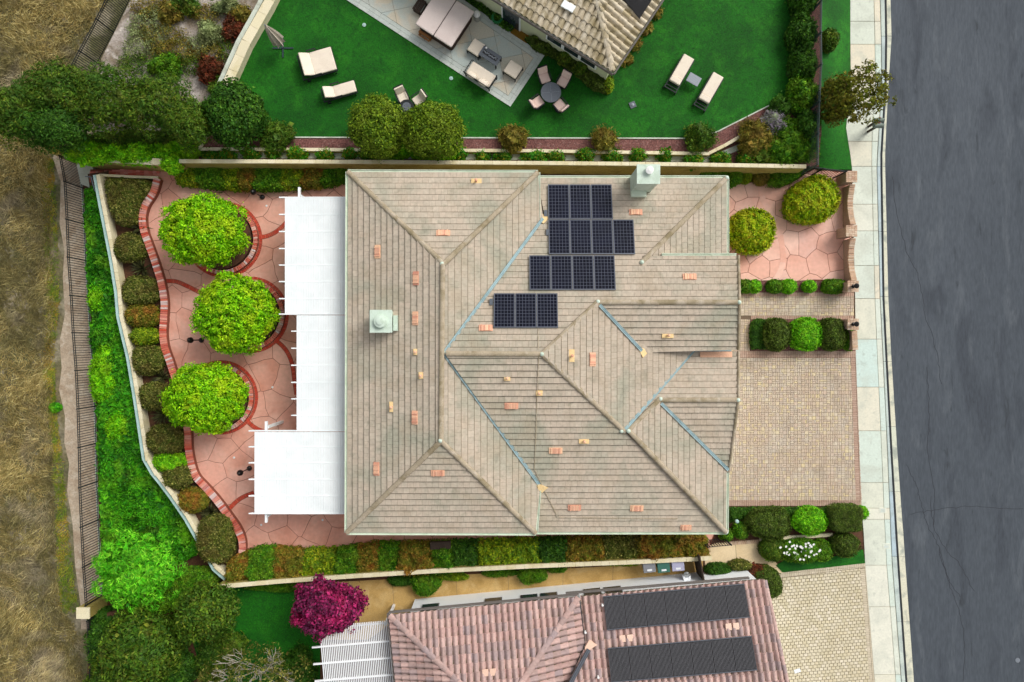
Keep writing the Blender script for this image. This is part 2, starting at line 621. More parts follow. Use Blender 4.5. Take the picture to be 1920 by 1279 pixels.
M('flagstone', [(226, 164, 144), (224, 172, 152), (218, 156, 134), (232, 178, 158)], (204, 132, 108), 0.6, 0.5, 0.48, 0.68, fine=0.07, fine_scale=5, rough=0.6, spec=0.3, patch=[((238, 194, 176), 0.5, 0.5, 0.5, 0.66)])
M('flagstone_pale', [(232, 182, 164), (228, 174, 154), (236, 194, 176), (224, 178, 164)], (210, 150, 128), 0.7, 0.5, 0.48, 0.68, fine=0.06, fine_scale=5, rough=0.6)
M('flag_joint', [(120, 66, 50)], fine=0.2)
M('brick', [(206, 84, 62), (224, 150, 130), (190, 74, 58), (232, 188, 172), (212, 110, 88), (222, 204, 200), (198, 92, 74), (226, 132, 104)], fine=0.15, fine_scale=40)
M('brick_red', [(204, 74, 52), (190, 62, 46), (212, 92, 70)], (180, 110, 90), 2.0, 0.4, fine=0.12)
M('brick_pale', [(206, 178, 150), (190, 156, 130), (214, 192, 168), (184, 146, 122)], (150, 130, 110), 3.0, 0.4, fine=0.15)
M('mortar', [(176, 150, 134)], fine=0.2)
M('dark_mortar', [(132, 78, 62)], fine=0.2)
M('paver', [(198, 182, 160), (190, 172, 150), (206, 192, 170), (214, 196, 152), (188, 172, 156), (200, 178, 156), (196, 182, 164), (182, 166, 148)], (192, 170, 146), 0.55, 0.4, 0.45, 0.62, fine=0.08, patch=[((206, 198, 182), 0.8, 0.4, 0.5, 0.68), ((160, 146, 128), 0.5, 0.45, 0.56, 0.7)])
M('paver_edge', [(186, 158, 140), (178, 150, 132), (194, 168, 150)], (170, 136, 116), 0.8, 0.4, fine=0.08)
M('paver_cream', [(216, 206, 180), (206, 196, 168), (224, 214, 192), (200, 190, 160), (214, 202, 172)], (196, 184, 154), 0.7, 0.5, fine=0.08)
M('paver_cream_edge', [(204, 192, 168), (196, 184, 160), (212, 200, 178)], fine=0.1)
M('paver_joint', [(112, 96, 78)], fine=0.2)
M('wall_block', [(222, 212, 178), (228, 218, 188), (214, 204, 170)], (196, 180, 120), 1.2, 0.4, 0.5, 0.66, fine=0.08)
M('wall_face', [(176, 160, 92)], (136, 118, 56), 1.6, 0.6, fine=0.2, fine_scale=16)
M('block_yellow', [(222, 192, 92)], (200, 160, 60), 4, 0.5, fine=0.1)
M('swale', [(176, 206, 200), (168, 200, 198)], (140, 170, 160), 1.5, 0.5, fine=0.1)
M('drain_concrete', [(204, 212, 198)], (150, 150, 130), 1.3, 0.6, fine=0.12)
M('stucco', [(206, 212, 178)], (186, 192, 156), 1.0, 0.4, fine=0.05)
M('stucco_white', [(244, 247, 250)], (232, 236, 242), 0.9, 0.4, fine=0.03)
M('stucco_main', [(212, 200, 172)], fine=0.05)
M('roof_tile', [(186, 173, 155), (192, 177, 159), (181, 169, 152), (195, 182, 164)], (146, 152, 134), 0.35, 0.6, 0.47, 0.65, fine=0.10, fine_scale=7,
  patch=[((174, 158, 136), 0.8, 0.5, 0.5, 0.68), ((128, 130, 112), 2.0, 0.4, 0.57, 0.72)])
M('ridge_tile', [(168, 155, 132), (174, 160, 138), (158, 145, 122)], (124, 112, 80), 1.6, 0.7, 0.47, 0.66, fine=0.15, patch=[((196, 186, 172), 2.0, 0.5, 0.55, 0.7)])
M('roof_felt', [(88, 80, 58)], fine=0.1)
M('barrel_pink', [(188, 158, 150), (178, 146, 139), (198, 168, 160), (166, 142, 136), (160, 142, 142), (190, 160, 150)], (136, 114, 108), 0.9, 0.4, 0.5, 0.7, fine=0.12, fine_scale=9)
M('barrel_tan', [(196, 184, 160), (186, 172, 146), (206, 196, 176), (172, 158, 126)], (134, 120, 80), 1.6, 0.65, 0.46, 0.62, fine=0.14, fine_scale=8)
M('gutter_mint', [(214, 226, 206)], (180, 200, 170), 1.5, 0.5, fine=0.05)
M('gutter_grey', [(120, 114, 110)], fine=0.1)
M('flashing', [(160, 184, 188)], (128, 152, 156), 2, 0.6, fine=0.1, rough=0.7, spec=0.05)
M('terracotta', [(226, 168, 140), (236, 188, 156), (208, 146, 124), (240, 198, 162), (214, 156, 132)], fine=0.1)
M('mortar_patch', [(232, 202, 148)], fine=0.1)
M('mint_metal', [(202, 218, 204)], (168, 186, 164), 3, 0.5, fine=0.06, rough=0.5)
M('white_paint', [(240, 245, 246)], (228, 235, 236), 0.7, 0.6, fine=0.02, fine_scale=3, rough=0.5)
M('white_slat', [(236, 238, 240)], fine=0.03, rough=0.55)
M('pane', [(40, 50, 58)], fine=0, rough=0.08, spec=0.6)
M('solar_cell', [(13, 15, 29), (17, 19, 34), (10, 12, 25)], (24, 28, 48), 0.5, 0.5, fine=0, rough=0.4, spec=0.08)
M('backsheet', [(116, 122, 138)], fine=0, rough=0.6, spec=0.1)
M('panel_frame', [(96, 100, 108)], fine=0, rough=0.4, metal=0.4)
M('collector', [(88, 88, 92)], fine=0.2, rough=0.6)
M('collector_dark', [(42, 42, 45)], fine=0.1, rough=0.6)
M('black_iron', [(34, 38, 40)], fine=0.1, rough=0.5)
M('green_iron', [(46, 66, 66)], fine=0.1, rough=0.5)
M('black_lamp', [(16, 16, 17)], fine=0, rough=0.3, spec=0.5)
M('cushion', [(230, 218, 200)], (216, 202, 184), 2.5, 0.5, fine=0.04, rough=0.9)
M('cushion_pink', [(232, 206, 194)], (216, 188, 176), 2.5, 0.5, fine=0.04, rough=0.9)
M('tub_cover', [(216, 202, 196)], (204, 188, 182), 1.5, 0.5, fine=0.04, rough=0.7)
M('tub_skirt', [(66, 48, 42)], fine=0.1)
M('cover_trim', [(40, 34, 32)], fine=0.1)
M('wood', [(180, 126, 76), (168, 112, 64)], (140, 90, 50), 4, 0.5, fine=0.15, stretch=(1, 6, 1))
M('dark_wood', [(66, 54, 46)], fine=0.2)
M('grey_metal', [(128, 134, 142)], fine=0.1, rough=0.45, metal=0.3)
M('steel', [(190, 194, 196)], fine=0.05, rough=0.25, metal=0.8)
M('slate_table', [(96, 102, 110)], fine=0.2, fine_scale=60, rough=0.6)
M('slate_dot', [(150, 156, 164)], fine=0)
M('ceramic', [(232, 232, 230)], fine=0, rough=0.3)
M('umbrella_cloth', [(186, 176, 162)], (150, 142, 130), 6, 0.6, fine=0.1, rough=0.9)
M('mat_brown', [(126, 94, 26)], fine=0.25, fine_scale=50)
M('hose', [(40, 120, 70)], fine=0.1, rough=0.4)
M('bin_grey', [(128, 130, 136)], fine=0.05, rough=0.5)
M('bin_green', [(62, 108, 96)], fine=0.05, rough=0.5)
M('bin_lavender', [(170, 170, 196)], fine=0.05, rough=0.5)
M('emblem', [(226, 230, 232)], fine=0)
M('mailbox', [(104, 116, 108)], fine=0.15, rough=0.5)
M('patio_slab', [(204, 210, 200), (196, 206, 200), (214, 208, 190), (206, 206, 194), (192, 204, 200)], (224, 204, 174), 0.9, 0.6, 0.5, 0.66, fine=0.08, patch=[((184, 200, 196), 0.7, 0.5, 0.5, 0.65)])
M('patio_border', [(206, 212, 204), (198, 206, 200)], (176, 186, 178), 2.0, 0.4, fine=0.08)
M('patio_joint', [(150, 140, 122)], fine=0.2)
M('tan_concrete', [(190, 156, 96)], (150, 118, 60), 0.9, 0.6, 0.45, 0.65, fine=0.12, patch=[((204, 176, 124), 1.5, 0.5, 0.5, 0.66)])
M('cream_concrete', [(226, 204, 166)], (210, 184, 140), 1.2, 0.5, fine=0.08)
M('bark', [(104, 86, 68)], (70, 58, 46), 5, 0.6, fine=0.25)
M('pale_bark', [(176, 168, 156)], (120, 112, 100), 4, 0.5, fine=0.2)
LEAF = dict(leaf=True, fine=0.42, fine_scale=4.5, spec=0.2, rough=0.6)
M('leaf_bright', [(104, 168, 8), (128, 186, 14), (76, 140, 6), (154, 202, 22), (112, 174, 10), (64, 124, 6)], (192, 208, 30), 1.2, 0.6, 0.48, 0.62, **LEAF)
M('leaf_topiary', [(138, 166, 18), (108, 148, 12), (166, 182, 26), (84, 124, 12), (180, 178, 36)], (202, 192, 44), 2.0, 0.6, 0.48, 0.64, patch=[((206, 140, 44), 5.0, 0.6, 0.62, 0.7)], **LEAF)
M('leaf_box_bright', [(100, 172, 22), (66, 138, 14), (136, 196, 38), (84, 156, 18), (50, 112, 12)], (140, 180, 40), 2.5, 0.5, 0.52, 0.68, **LEAF)
M('leaf_box_dark', [(70, 96, 30), (46, 70, 18), (98, 118, 50), (36, 56, 14), (84, 104, 40)], (88, 92, 44), 3, 0.4, **LEAF)
M('leaf_box_mid', [(72, 124, 20), (46, 94, 14), (106, 152, 34), (56, 108, 18), (34, 76, 12)], (118, 138, 34), 2.2, 0.5, **LEAF)
M('leaf_mottled', [(86, 94, 38), (62, 74, 26), (112, 114, 58), (50, 62, 22), (146, 142, 92), (78, 90, 32), (58, 86, 28)], (96, 76, 38), 1.6, 0.55, 0.48, 0.64, **LEAF)
M('leaf_rust', [(104, 96, 32), (130, 106, 40), (86, 88, 26), (92, 110, 30), (160, 128, 64), (70, 92, 24)], (156, 92, 38), 1.5, 0.7, 0.48, 0.64, patch=[((90, 118, 30), 0.9, 0.6, 0.5, 0.66)], **LEAF)
M('leaf_yellow', [(132, 152, 28), (100, 132, 20), (168, 176, 42), (78, 114, 18), (62, 100, 16)], (88, 128, 26), 1.5, 0.6, 0.48, 0.64, patch=[((156, 110, 44), 2.2, 0.5, 0.58, 0.7)], **LEAF)
M('leaf_lime', [(104, 176, 20), (72, 148, 16), (142, 200, 32), (54, 122, 14)], (168, 192, 32), 1.6, 0.5, 0.5, 0.68, **LEAF)
M('leaf_slope', [(48, 132, 20), (72, 158, 24), (28, 96, 14), (98, 178, 30), (20, 74, 12)], (24, 86, 16), 0.9, 0.7, 0.46, 0.62, patch=[((124, 180, 34), 0.6, 0.6, 0.54, 0.66), ((96, 110, 40), 1.7, 0.4, 0.6, 0.72)], **LEAF)
M('leaf_slope_yellow', [(110, 182, 20), (82, 164, 18), (140, 196, 26), (66, 146, 18)], (150, 190, 28), 1.0, 0.5, **LEAF)
M('leaf_willow', [(92, 186, 34), (64, 156, 24), (128, 208, 54), (42, 120, 18), (152, 214, 70)], (66, 148, 28), 1.0, 0.5, **LEAF)
M('leaf_olive', [(72, 106, 28), (50, 82, 18), (98, 126, 40), (34, 60, 12), (112, 122, 44)], (46, 92, 26), 0.8, 0.6, patch=[((122, 110, 50), 1.5, 0.35, 0.58, 0.7)], **LEAF)
M('leaf_deep', [(40, 80, 20), (58, 102, 28), (26, 58, 14), (82, 120, 42), (42, 84, 22)], (30, 68, 18), 1.0, 0.5, **LEAF)
M('leaf_pine', [(92, 122, 26), (64, 96, 18), (128, 150, 40), (44, 72, 14), (108, 134, 32)], (132, 148, 44), 1.2, 0.5, **LEAF)
M('leaf_street', [(98, 108, 30), (74, 90, 22), (122, 122, 40), (56, 72, 16), (106, 92, 34)], (120, 104, 42), 1.2, 0.5, **LEAF)
M('leaf_magenta', [(116, 26, 74), (158, 34, 94), (80, 20, 52), (104, 38, 76), (188, 50, 112), (62, 18, 42), (96, 60, 74)], (84, 30, 62), 1.2, 0.6, 0.46, 0.62, patch=[((196, 34, 98), 0.6, 0.5, 0.52, 0.64)], **LEAF)
M('leaf_grey', [(130, 142, 116), (110, 126, 100), (156, 166, 140), (92, 108, 80)], (116, 112, 70), 1.4, 0.5, **LEAF)
M('leaf_burgundy', [(92, 42, 34), (66, 34, 28), (120, 54, 42), (54, 44, 26), (146, 70, 56)], (60, 56, 30), 2, 0.5, **LEAF)
M('leaf_bronze', [(112, 106, 44), (86, 90, 34), (142, 128, 66), (70, 78, 28), (160, 132, 70)], (128, 92, 46), 1.5, 0.5, 0.5, 0.66, **LEAF)
M('peach_tile', [(236, 204, 184), (228, 192, 170)], fine=0.08)
M('leaf_lavender', [(120, 130, 110), (140, 124, 150), (98, 116, 88), (156, 144, 166)], **LEAF)
M('leaf_flax', [(48, 50, 34), (66, 70, 44), (38, 36, 28), (92, 94, 70)], **LEAF)
M('leaf_strip', [(44, 112, 22), (70, 136, 28), (34, 88, 18), (150, 140, 44)], (140, 130, 40), 2.0, 0.4, 0.58, 0.7, **LEAF)
M('petal', [(240, 242, 238), (230, 232, 226)], fine=0, rough=0.7)

# ------------------------------------------------------------------ the setting: ground, road, pavement
Z_FIELD, Z_N, Z_STRIP, Z_NW = -1.3, 1.5, 1.2, 0.9
tag(MB().add([(-600, -600, Z_FIELD - .02), (600, -600, Z_FIELD - .02), (600, 600, Z_FIELD - .02), (-600, 600, Z_FIELD - .02)], [(0, 1, 2, 3)]).build('ground', 'dry_field'), kind='structure')
Y0, Y1 = -420, 1700        # how far (in photo rows) streets and lots run on beyond the frame
# edges of the pavement from the lots to the road, by photo row
ROW = [Y0, 0, 70, 160, 240, 290, 315, 560, 660, 850, 950, 1000, 1060, 1279, Y1]
SW_L = dict(zip(ROW, [1594, 1594, 1594, 1595, 1586, 1594, 1597, 1603, 1604, 1611, 1615, 1619, 1622, 1640, 1674]))
KB_L = dict(zip(ROW, [1652, 1650, 1652, 1653, 1648, 1645, 1644, 1650, 1655, 1664, 1668, 1670, 1673, 1690, 1724]))
GT_L = dict(zip(ROW, [1660, 1660, 1661, 1660, 1655, 1652, 1652, 1656, 1661, 1671, 1677, 1680, 1684, 1699, 1733]))
RD_L = dict(zip(ROW, [1670, 1670, 1672, 1666, 1662, 1660, 1660, 1666, 1671, 1683, 1690, 1694, 1698, 1714, 1748]))


def at_row(tab, y):
    ks = ROW
    for a, b in zip(ks, ks[1:]):
        if a <= y <= b: return tab[a] + (tab[b] - tab[a]) * (y - a) / (b - a)
    return tab[ks[-1]] if y > ks[-1] else tab[ks[0]]


def rows_between(y0, y1):
    return [y0] + [r for r in ROW if y0 < r < y1] + [y1]


ZR = -0.14
road = structure('road', XY([(at_row(RD_L, y) - 6, y) for y in ROW] + [(2600, Y1), (2600, Y0)], ZR), -1.4, ZR, 'asphalt')
# hairline cracks sealed with tar
for k, pts in enumerate([[(1700, 870), (1716, 905), (1728, 945), (1737, 980), (1752, 1010), (1766, 1040), (1776, 1080), (1800, 1120)],
                         [(1672, 330), (1683, 400), (1700, 470), (1722, 520), (1735, 590), (1756, 660), (1764, 720)],
                         [(1738, 690), (1742, 780), (1740, 850), (1752, 920), (1750, 985)],
                         [(1705, 965), (1760, 955), (1830, 950), (1920, 955)],
                         [(1760, 1030), (1782, 1100), (1800, 1150), (1808, 1200), (1806, 1279)],
                         [(1745, 930), (1752, 990), (1775, 1030), (1800, 1060), (1826, 1110)]]):
    ln = []
    for p in smooth_line([P(x, y, ZR) for x, y in pts], 8):
        ln.append(p + Vector((random.uniform(-.05, .05), random.uniform(-.05, .05), 0)))
    ribbon(ln, 0.035, ZR - .01, 0.003).build('road_crack', 'crack_tar', road)
mh = MB().lathe([(0.13, 0), (0.13, 0.012), (0.11, 0.014), (0.02, 0.014)], P(1908, 1238, ZR), 20).build('valve_cover', 'grey_metal', road)

side = structure('sidewalk', XY([(at_row(SW_L, y), y) for y in ROW] + [(at_row(KB_L, y), y) for y in reversed(ROW)], -.05), -1.4, -0.05, 'dirt')
joints = [-420, -300, -180, -60, 40, 83, 200, 265, 312, 383, 433, 498, 560, 636, 726, 808, 905, 953, 974, 1060, 1138, 1265, 1400, 1550, 1690]
for a, b in zip(joints, joints[1:]):
    r = rows_between(a, b)
    for lo, hi in ((0.0, 0.80), (0.80, 1.0)):
        f = lambda t, y: at_row(SW_L, y) + (at_row(KB_L, y) - at_row(SW_L, y)) * t
        poly = XY([(f(lo, y), y) for y in r] + [(f(hi, y), y) for y in reversed(r)])
        MB().prism(inset(poly, 0.012), -0.06, random.uniform(-.004, .004)).build('paving_slab', 'concrete', side, bevel=0.008)
kerb = structure('kerb', XY([(at_row(KB_L, y), y) for y in ROW] + [(at_row(GT_L, y), y) for y in reversed(ROW)], -.03), -1.4, -0.10, 'crack_tar')
gut = structure('road_gutter', XY([(at_row(GT_L, y), y) for y in ROW] + [(at_row(RD_L, y), y) for y in reversed(ROW)], -.13), -1.4, -0.16, 'crack_tar')
kj = list(range(-420, 1690, 122))
for a, b in zip(kj, kj[1:]):
    r = rows_between(a, b)
    MB().prism(inset(XY([(at_row(KB_L, y) + .5, y) for y in r] + [(at_row(GT_L, y) - 1.0, y) for y in reversed(r)], 0), 0.008), -0.2, 0.004).build('kerb_stone', 'kerb', kerb, bevel=0.02)
    MB().prism(inset(XY([(at_row(GT_L, y) + 2.2, y) for y in r] + [(at_row(RD_L, y), y) for y in reversed(r)], -.13), 0.008), -0.2, -0.125).build('apron_slab', 'gutter_apron', gut, bevel=0.01)
# utility covers let into the pavement
for x, y in ((1655, 957), (1662, 1024)):
    c = P(x, y, 0.0)
    o = MB().box(-.2, .2, -.15, .15, -.02, .012).build('utility_cover', 'concrete', None, bevel=0.01)
    o.location = c
    for i in range(3):
        b_ = MB().box(-.12, .12, -.09 + i * .07, -.06 + i * .07, .012, .018).build('rib', 'kerb', o, local=True)
    tag(o, 'concrete utility box lid in the sidewalk ' + ('beside the trimmed driveway hedge' if y < 1000 else 'beside the white flowering shrub'), 'utility cover')

# main lot, south lot, north lot, each a block of earth
MAIN = [(187, 337), (201, 422), (223, 546), (245, 668), (268, 812), (290, 885), (353, 971), (405, 1064), (430, 1085), (900, 1075), (1330, 1048), (1470, 1010), (1618, 1003), (1604, 660), (1602, 330), (1520, 316), (302, 306), (302, 336)]
structure('garden_ground', XY(MAIN), -1.5, -0.03, 'soil')
SOUTH = [(200, 1150), (410, 1105), (430, 1085), (900, 1075), (1330, 1048), (1470, 1010), (1619, 1003), (1674, Y1), (200, Y1)]
structure('neighbour_ground', XY(SOUTH), -1.5, -0.034, 'soil')
NORTH = [(372, 278), (1330, 288), (1395, 256), (1540, 256), (1540, -300), (640, -300), (510, 0), (420, 170), (380, 245)]
structure('upper_garden_ground', XY(NORTH, Z_N), -1.5, Z_N, 'mulch')
structure('terrace_ground', XY([(180, 300), (1535, 312), (1540, 240), (372, 255), (180, 262)], Z_STRIP), -1.5, Z_STRIP, 'mulch')
structure('gravel_bank', XY([(255, -20), (560, -300), (640, -300), (512, 0), (430, 150), (385, 270), (180, 275), (190, 110)], Z_NW), -1.5, Z_NW, 'gravel')

# verge between the iron fence and the pavement, falling to the street
vg = MB()
rows = [-300, -100, 0, 70, 160, 240, 275, 300, 318]
ze = lambda y: 1.1 if y < 240 else 1.1 - 1.0 * (y - 240) / 78
vs, fs = [], []
for y in rows:
    vs += [P(1536, y, ze(y)), P(1552, y, ze(y) * 0.9), P((1536 + at_row(SW_L, y)) / 2 + 6, y, ze(y) * .4), P(at_row(SW_L, y), y, 0.01)]
for i in range(len(rows) - 1):
    for j in range(3):
        k = 4 * i + j
        fs.append((k, k + 4, k + 5, k + 1))
tag(vg.add(vs, fs).build('verge', 'lawn', smooth=True), kind='structure')

# slope below the garden wall down to the iron fence
WALL_W = [(183, 327), (191, 371), (201, 422), (214, 489), (223, 546), (227, 593), (245, 668), (258, 745), (268, 812), (275, 859), (290, 885), (304, 902), (325, 930), (353, 971), (372, 1005), (390, 1036), (405, 1064), (426, 1082)]
FENCE_T = [(111, 292), (120, 340), (124, 411), (126.5, 482), (131.6, 554), (135.5, 624), (141, 695), (144.5, 767), (146.6, 839.5), (148, 914.5), (151, 989), (155, 1064), (160, 1136)]
Z_FT = Z_FIELD + 1.72
fence_xy = [P(x, y, Z_FT) for x, y in FENCE_T]
wall_xy = [P(x, y, 0.62) for x, y in WALL_W]


def x_at(line, y):
    ln = sorted(line, key=lambda p: p.y)
    if y <= ln[0].y: return ln[0].x
    for a, b in zip(ln, ln[1:]):
        if a.y <= y <= b.y: return a.x + (b.x - a.x) * (y - a.y) / max(1e-6, b.y - a.y)
    return ln[-1].x


def slope_z(x, y):
    x, y = np.atleast_1d(x), np.atleast_1d(y)
    out = np.empty(len(x))
    for i in range(len(x)):
        a, b = x_at(fence_xy, y[i]), x_at(wall_xy, y[i])
        t = min(1.1, max(-.1, (x[i] - a) / max(.3, b - a)))
        out[i] = Z_FIELD + 0.05 + t * (0.95)
    return out


sg = MB(); vs = []; fs = []
ys = np.linspace(P(0, 318, 0).y, P(0, 1165, 0).y, 40)
for y in ys:
    a, b = x_at(fence_xy, y), x_at(wall_xy, y) + 0.1
    for k in range(9):
        x = a + (b - a) * k / 8
        vs.append((x, y, float(slope_z(x, y)[0])))
for i in range(len(ys) - 1):
    for k in range(8):
        q = 9 * i + k
        fs.append((q, q + 9, q + 10, q + 1))
tag(sg.add(vs, fs).build('bank', 'soil', smooth=True), kind='structure')
# bare track along the fence
structure('dirt_track', XY([(98, 292), (114, 340), (112, 420), (121, 470), (118, 520), (122, 590), (112, 640), (116, 690), (111, 730), (122, 780), (121, 830), (130, 870), (126, 920), (136, 980), (141, 1060), (152, 1140), (152, 1180),
                            (200, 1180), (190, 980), (180, 760), (166, 550), (158, 400), (152, 300), (110, 286)], Z_FIELD), Z_FIELD - .05, Z_FIELD + .012, 'dirt')
# footing strip under the fence
ribbon([P(x, y, Z_FT) + Vector((0, 0, Z_FIELD - Z_FT + .03)) for x, y in FENCE_T], 0.22, Z_FIELD - .3, 0.02).build('kerb_strip', 'drain_concrete')
tag(bpy.data.objects['kerb_strip'], kind='structure')
# ------------------------------------------------------------------ roofs
class Plane:
    """z = c + a x + b y"""
    def __init__(s, a, b, p):
        s.a, s.b = a, b
        s.c = p[2] - a * p[0] - b * p[1]

    def z(s, x, y): return s.c + s.a * x + s.b * y

    def at(s, px, py, lift=0.0):
        kx, ky = (px - CX) / F, (CY - py) / F
        k = s.a * kx + s.b * ky
        z = (s.c + lift + k * H) / (1 + k)
        return Vector((kx * (H - z), ky * (H - z), z))


def facet(pl, poly, parent, mat, under, cs=0.30, tw=0.30, n_single=0, barrel=0.0, phase=0.0, holes=()):
    """roof plane tiled with lapped tiles; poly in photo positions; returns loose tiles as (verts, faces)"""
    pts = [pl.at(x, y) for x, y in poly]
    for p in pts: under.append(p)
    g = Vector((pl.a, pl.b)); gl = g.length; up = g / gl            # uphill
    ux, uy = up.y, -up.x                                           # along the courses
    uv = [(p.x * ux + p.y * uy, p.x * up.x + p.y * up.y) for p in pts]
    v0 = min(q[1] for q in uv); v1 = max(q[1] for q in uv)
    u0 = min(q[0] for q in uv); u1 = max(q[0] for q in uv)
    cx_, cy_ = np.mean([p.x for p in pts]), np.mean([p.y for p in pts])
    shadow_groove = 0.018 + max(0.0, -(cx_ * up.x + cy_ * up.y) / 34.0 * 0.07)      # added gap: bare dark felt stands in for the shadow line under each lap
    tiles = []
    nc = int(math.ceil((v1 - v0) / cs))
    for k in range(nc):
        va, vb = v0 + k * cs, v0 + (k + 1) * cs
        row = clip(uv, [(u0 - 1, va), (u1 + 1, va), (u1 + 1, vb + .001), (u0 - 1, vb + .001)])
        if not row: continue
        ra, rb = min(q[0] for q in row), max(q[0] for q in row)
        st = (0.5 * tw if k % 2 and not barrel else 0.0) + phase + (random.uniform(-.06, .06) if not barrel else 0.0)
        i0 = int(math.floor((ra - st) / tw)); i1 = int(math.ceil((rb - st) / tw))
        for i in range(i0, i1):
            ua, ub = st + i * tw, st + (i + 1) * tw
            lift = random.uniform(-.004, .006)
            if barrel:
                nn = 6; loc = {}; vs = []; fs = []

                def vid(u, v, low=False):
                    t = min(1.0, max(0.0, (u - ua) / tw))
                    prof = barrel * (max(0.0, math.sin(math.pi * min(1, t / 0.68))) ** 0.8 if t < 0.68 else -0.6 * math.sin(math.pi * (t - 0.68) / 0.32))
                    h = 0.045 * (1 - (v - va) / cs) + 0.012 + prof + lift
                    if low: h -= 0.05
                    key = (round(u, 4), round(v, 4), low)
                    if key not in loc:
                        x, y = u * ux + v * up.x, u * uy + v * up.y
                        loc[key] = len(vs); vs.append((x, y, pl.z(x, y) + h))
                    return loc[key]
                for j in range(nn):
                    sa, sb = ua + tw * j / nn, ua + tw * (j + 1) / nn
                    c = clip(row, [(sa, va), (sb, va), (sb, vb), (sa, vb)])
                    if not c: continue
                    if area2(c) < 0: c = c[::-1]
                    fs.append(tuple(vid(*q) for q in c))
                    low = sorted([q for q in c if abs(q[1] - va) < 1e-4])
                    if len(low) >= 2:
                        fs.append((vid(*low[0], low=True), vid(*low[-1], low=True), vid(*low[-1]), vid(*low[0])))
                if fs: tiles.append((vs, fs))
            else:
                gap = 0.003
                c = clip(row, [(ua + gap, va), (ub - gap, va), (ub - gap, vb - shadow_groove), (ua + gap, vb - shadow_groove)])
                if not c: continue
                if area2(c) < 0: c = c[::-1]
                n = len(c); vs = []
                for (u, v) in c:
                    x, y = u * ux + v * up.x, u * uy + v * up.y
                    vs.append((x, y, pl.z(x, y) - 0.01))
                for (u, v) in c:
                    x, y = u * ux + v * up.x, u * uy + v * up.y
                    vs.append((x, y, pl.z(x, y) + 0.06 * (1 - (v - va) / cs) + 0.006 + lift))
                fs = [tuple(range(n, 2 * n))] + [(q, (q + 1) % n, n + (q + 1) % n, n + q) for q in range(n)]
                tiles.append((vs, fs))
    return tiles


def finish_roof(tiles, roof, mat, n_single=300):
    """the tiles that show largest stay single, the others are one mesh"""
    def key(t):
        c = np.mean(np.array(t[0]), 0)
        return math.hypot(c[0], c[1]) - (0 if len(t[0]) < 9 else 0.0)
    tiles.sort(key=key)
    for vs, fs in tiles[:n_single]:
        o = np.mean(np.array(vs), 0)
        me = bpy.data.meshes.new('roof_tile'); me.from_pydata([tuple(np.array(v) - o) for v in vs], [], fs)
        ob = mesh_obj('roof_tile', me, mat, roof); ob.location = Vector(o)
    m = MB()
    for vs, fs in tiles[n_single:]: m.add(vs, fs)
    if m.v: tag(m.build('roof_tiles', mat, roof), kind='stuff')


def ridge_mesh(name, L, r=0.12, h=0.085):
    m = MB(); n = 7; vs = []
    for x, k in ((-L / 2 - .02, 1.08), (L / 2, 0.95)):
        for i in range(n):
            t = math.pi * i / (n - 1)
            vs.append((x, -r * k * math.cos(t), h * k * math.sin(t) - 0.01))
    fs = [(i, n + i, n + i + 1, i + 1) for i in range(n - 1)] + [tuple(range(n)), tuple(range(2 * n - 1, n - 1, -1))]
    return m.add(vs, fs).mesh(name)


RIDGE = {}


def ridge(a, b, roof, mat='ridge_tile', step=0.42, r=0.12):
    """row of half-round ridge tiles between two points, low end first"""
    a, b = Vector(a), Vector(b)
    st, L = along([a, b], step)
    key = (round(L, 2), r, mat)
    if key not in RIDGE: RIDGE[key] = ridge_mesh('ridge_tile', L, r)
    for p, d in st:
        o = mesh_obj('ridge_tile', RIDGE[key], mat, roof)
        z = Vector((0, 0, 1)); y = z.cross(d).normalized(); z = d.cross(y)
        o.matrix_basis = Matrix.Translation(p + Vector((0, 0, 0.05))) @ Matrix((d, y, z)).transposed().to_4x4()
        o.rotation_euler.x += random.uniform(-.04, .04)


def valley(a, b, roof, w=0.16, mat='flashing'):
    a, b = Vector(a), Vector(b)
    d = (b - a).normalized(); s = Vector((-d.y, d.x, 0)).normalized()
    m = MB()
    prof = [(-.5, .10), (-.42, .13), (-.3, .11), (-.06, .105), (0, .13), (.06, .105), (.3, .11), (.42, .13), (.5, .10)]
    vs = []
    for p in (a, b):
        vs += [p + s * (q * w) + Vector((0, 0, h)) for q, h in prof]
    n = len(prof)
    m.add(vs, [(i, n + i, n + i + 1, i + 1) for i in range(n - 1)])
    return m.build('valley_flashing', mat, roof)


def eave(a, b, roof, mat='gutter_mint', w=0.13, out=0.0):
    """gutter box along an eave; outer side is to the right of a->b"""
    a, b = Vector(a), Vector(b)
    d = (b - a).normalized(); s = Vector((d.y, -d.x, 0)).normalized()
    m = MB()
    prof = [(0.02, -.2), (w, -.2), (w, .03), (w - .025, .03), (w - .025, -.02), (.02, -.02)]
    vs = []
    for p in (a - d * 0.02, b + d * 0.02):
        vs += [p + s * (q + out) + Vector((0, 0, h)) for q, h in prof]
    n = len(prof)
    fs = [(i, (i + 1) % n, n + (i + 1) % n, n + i) for i in range(n)] + [tuple(range(n - 1, -1, -1)), tuple(range(n, 2 * n))]
    return m.add(vs, fs).build('gutter', mat, roof)


def under_sheet(facets):
    m = MB()
    for pl, poly in facets:
        pts = [pl.at(x, y) - Vector((0, 0, 0.012)) for x, y in poly]
        m.add(pts, [tuple(range(len(pts)))])
    return m


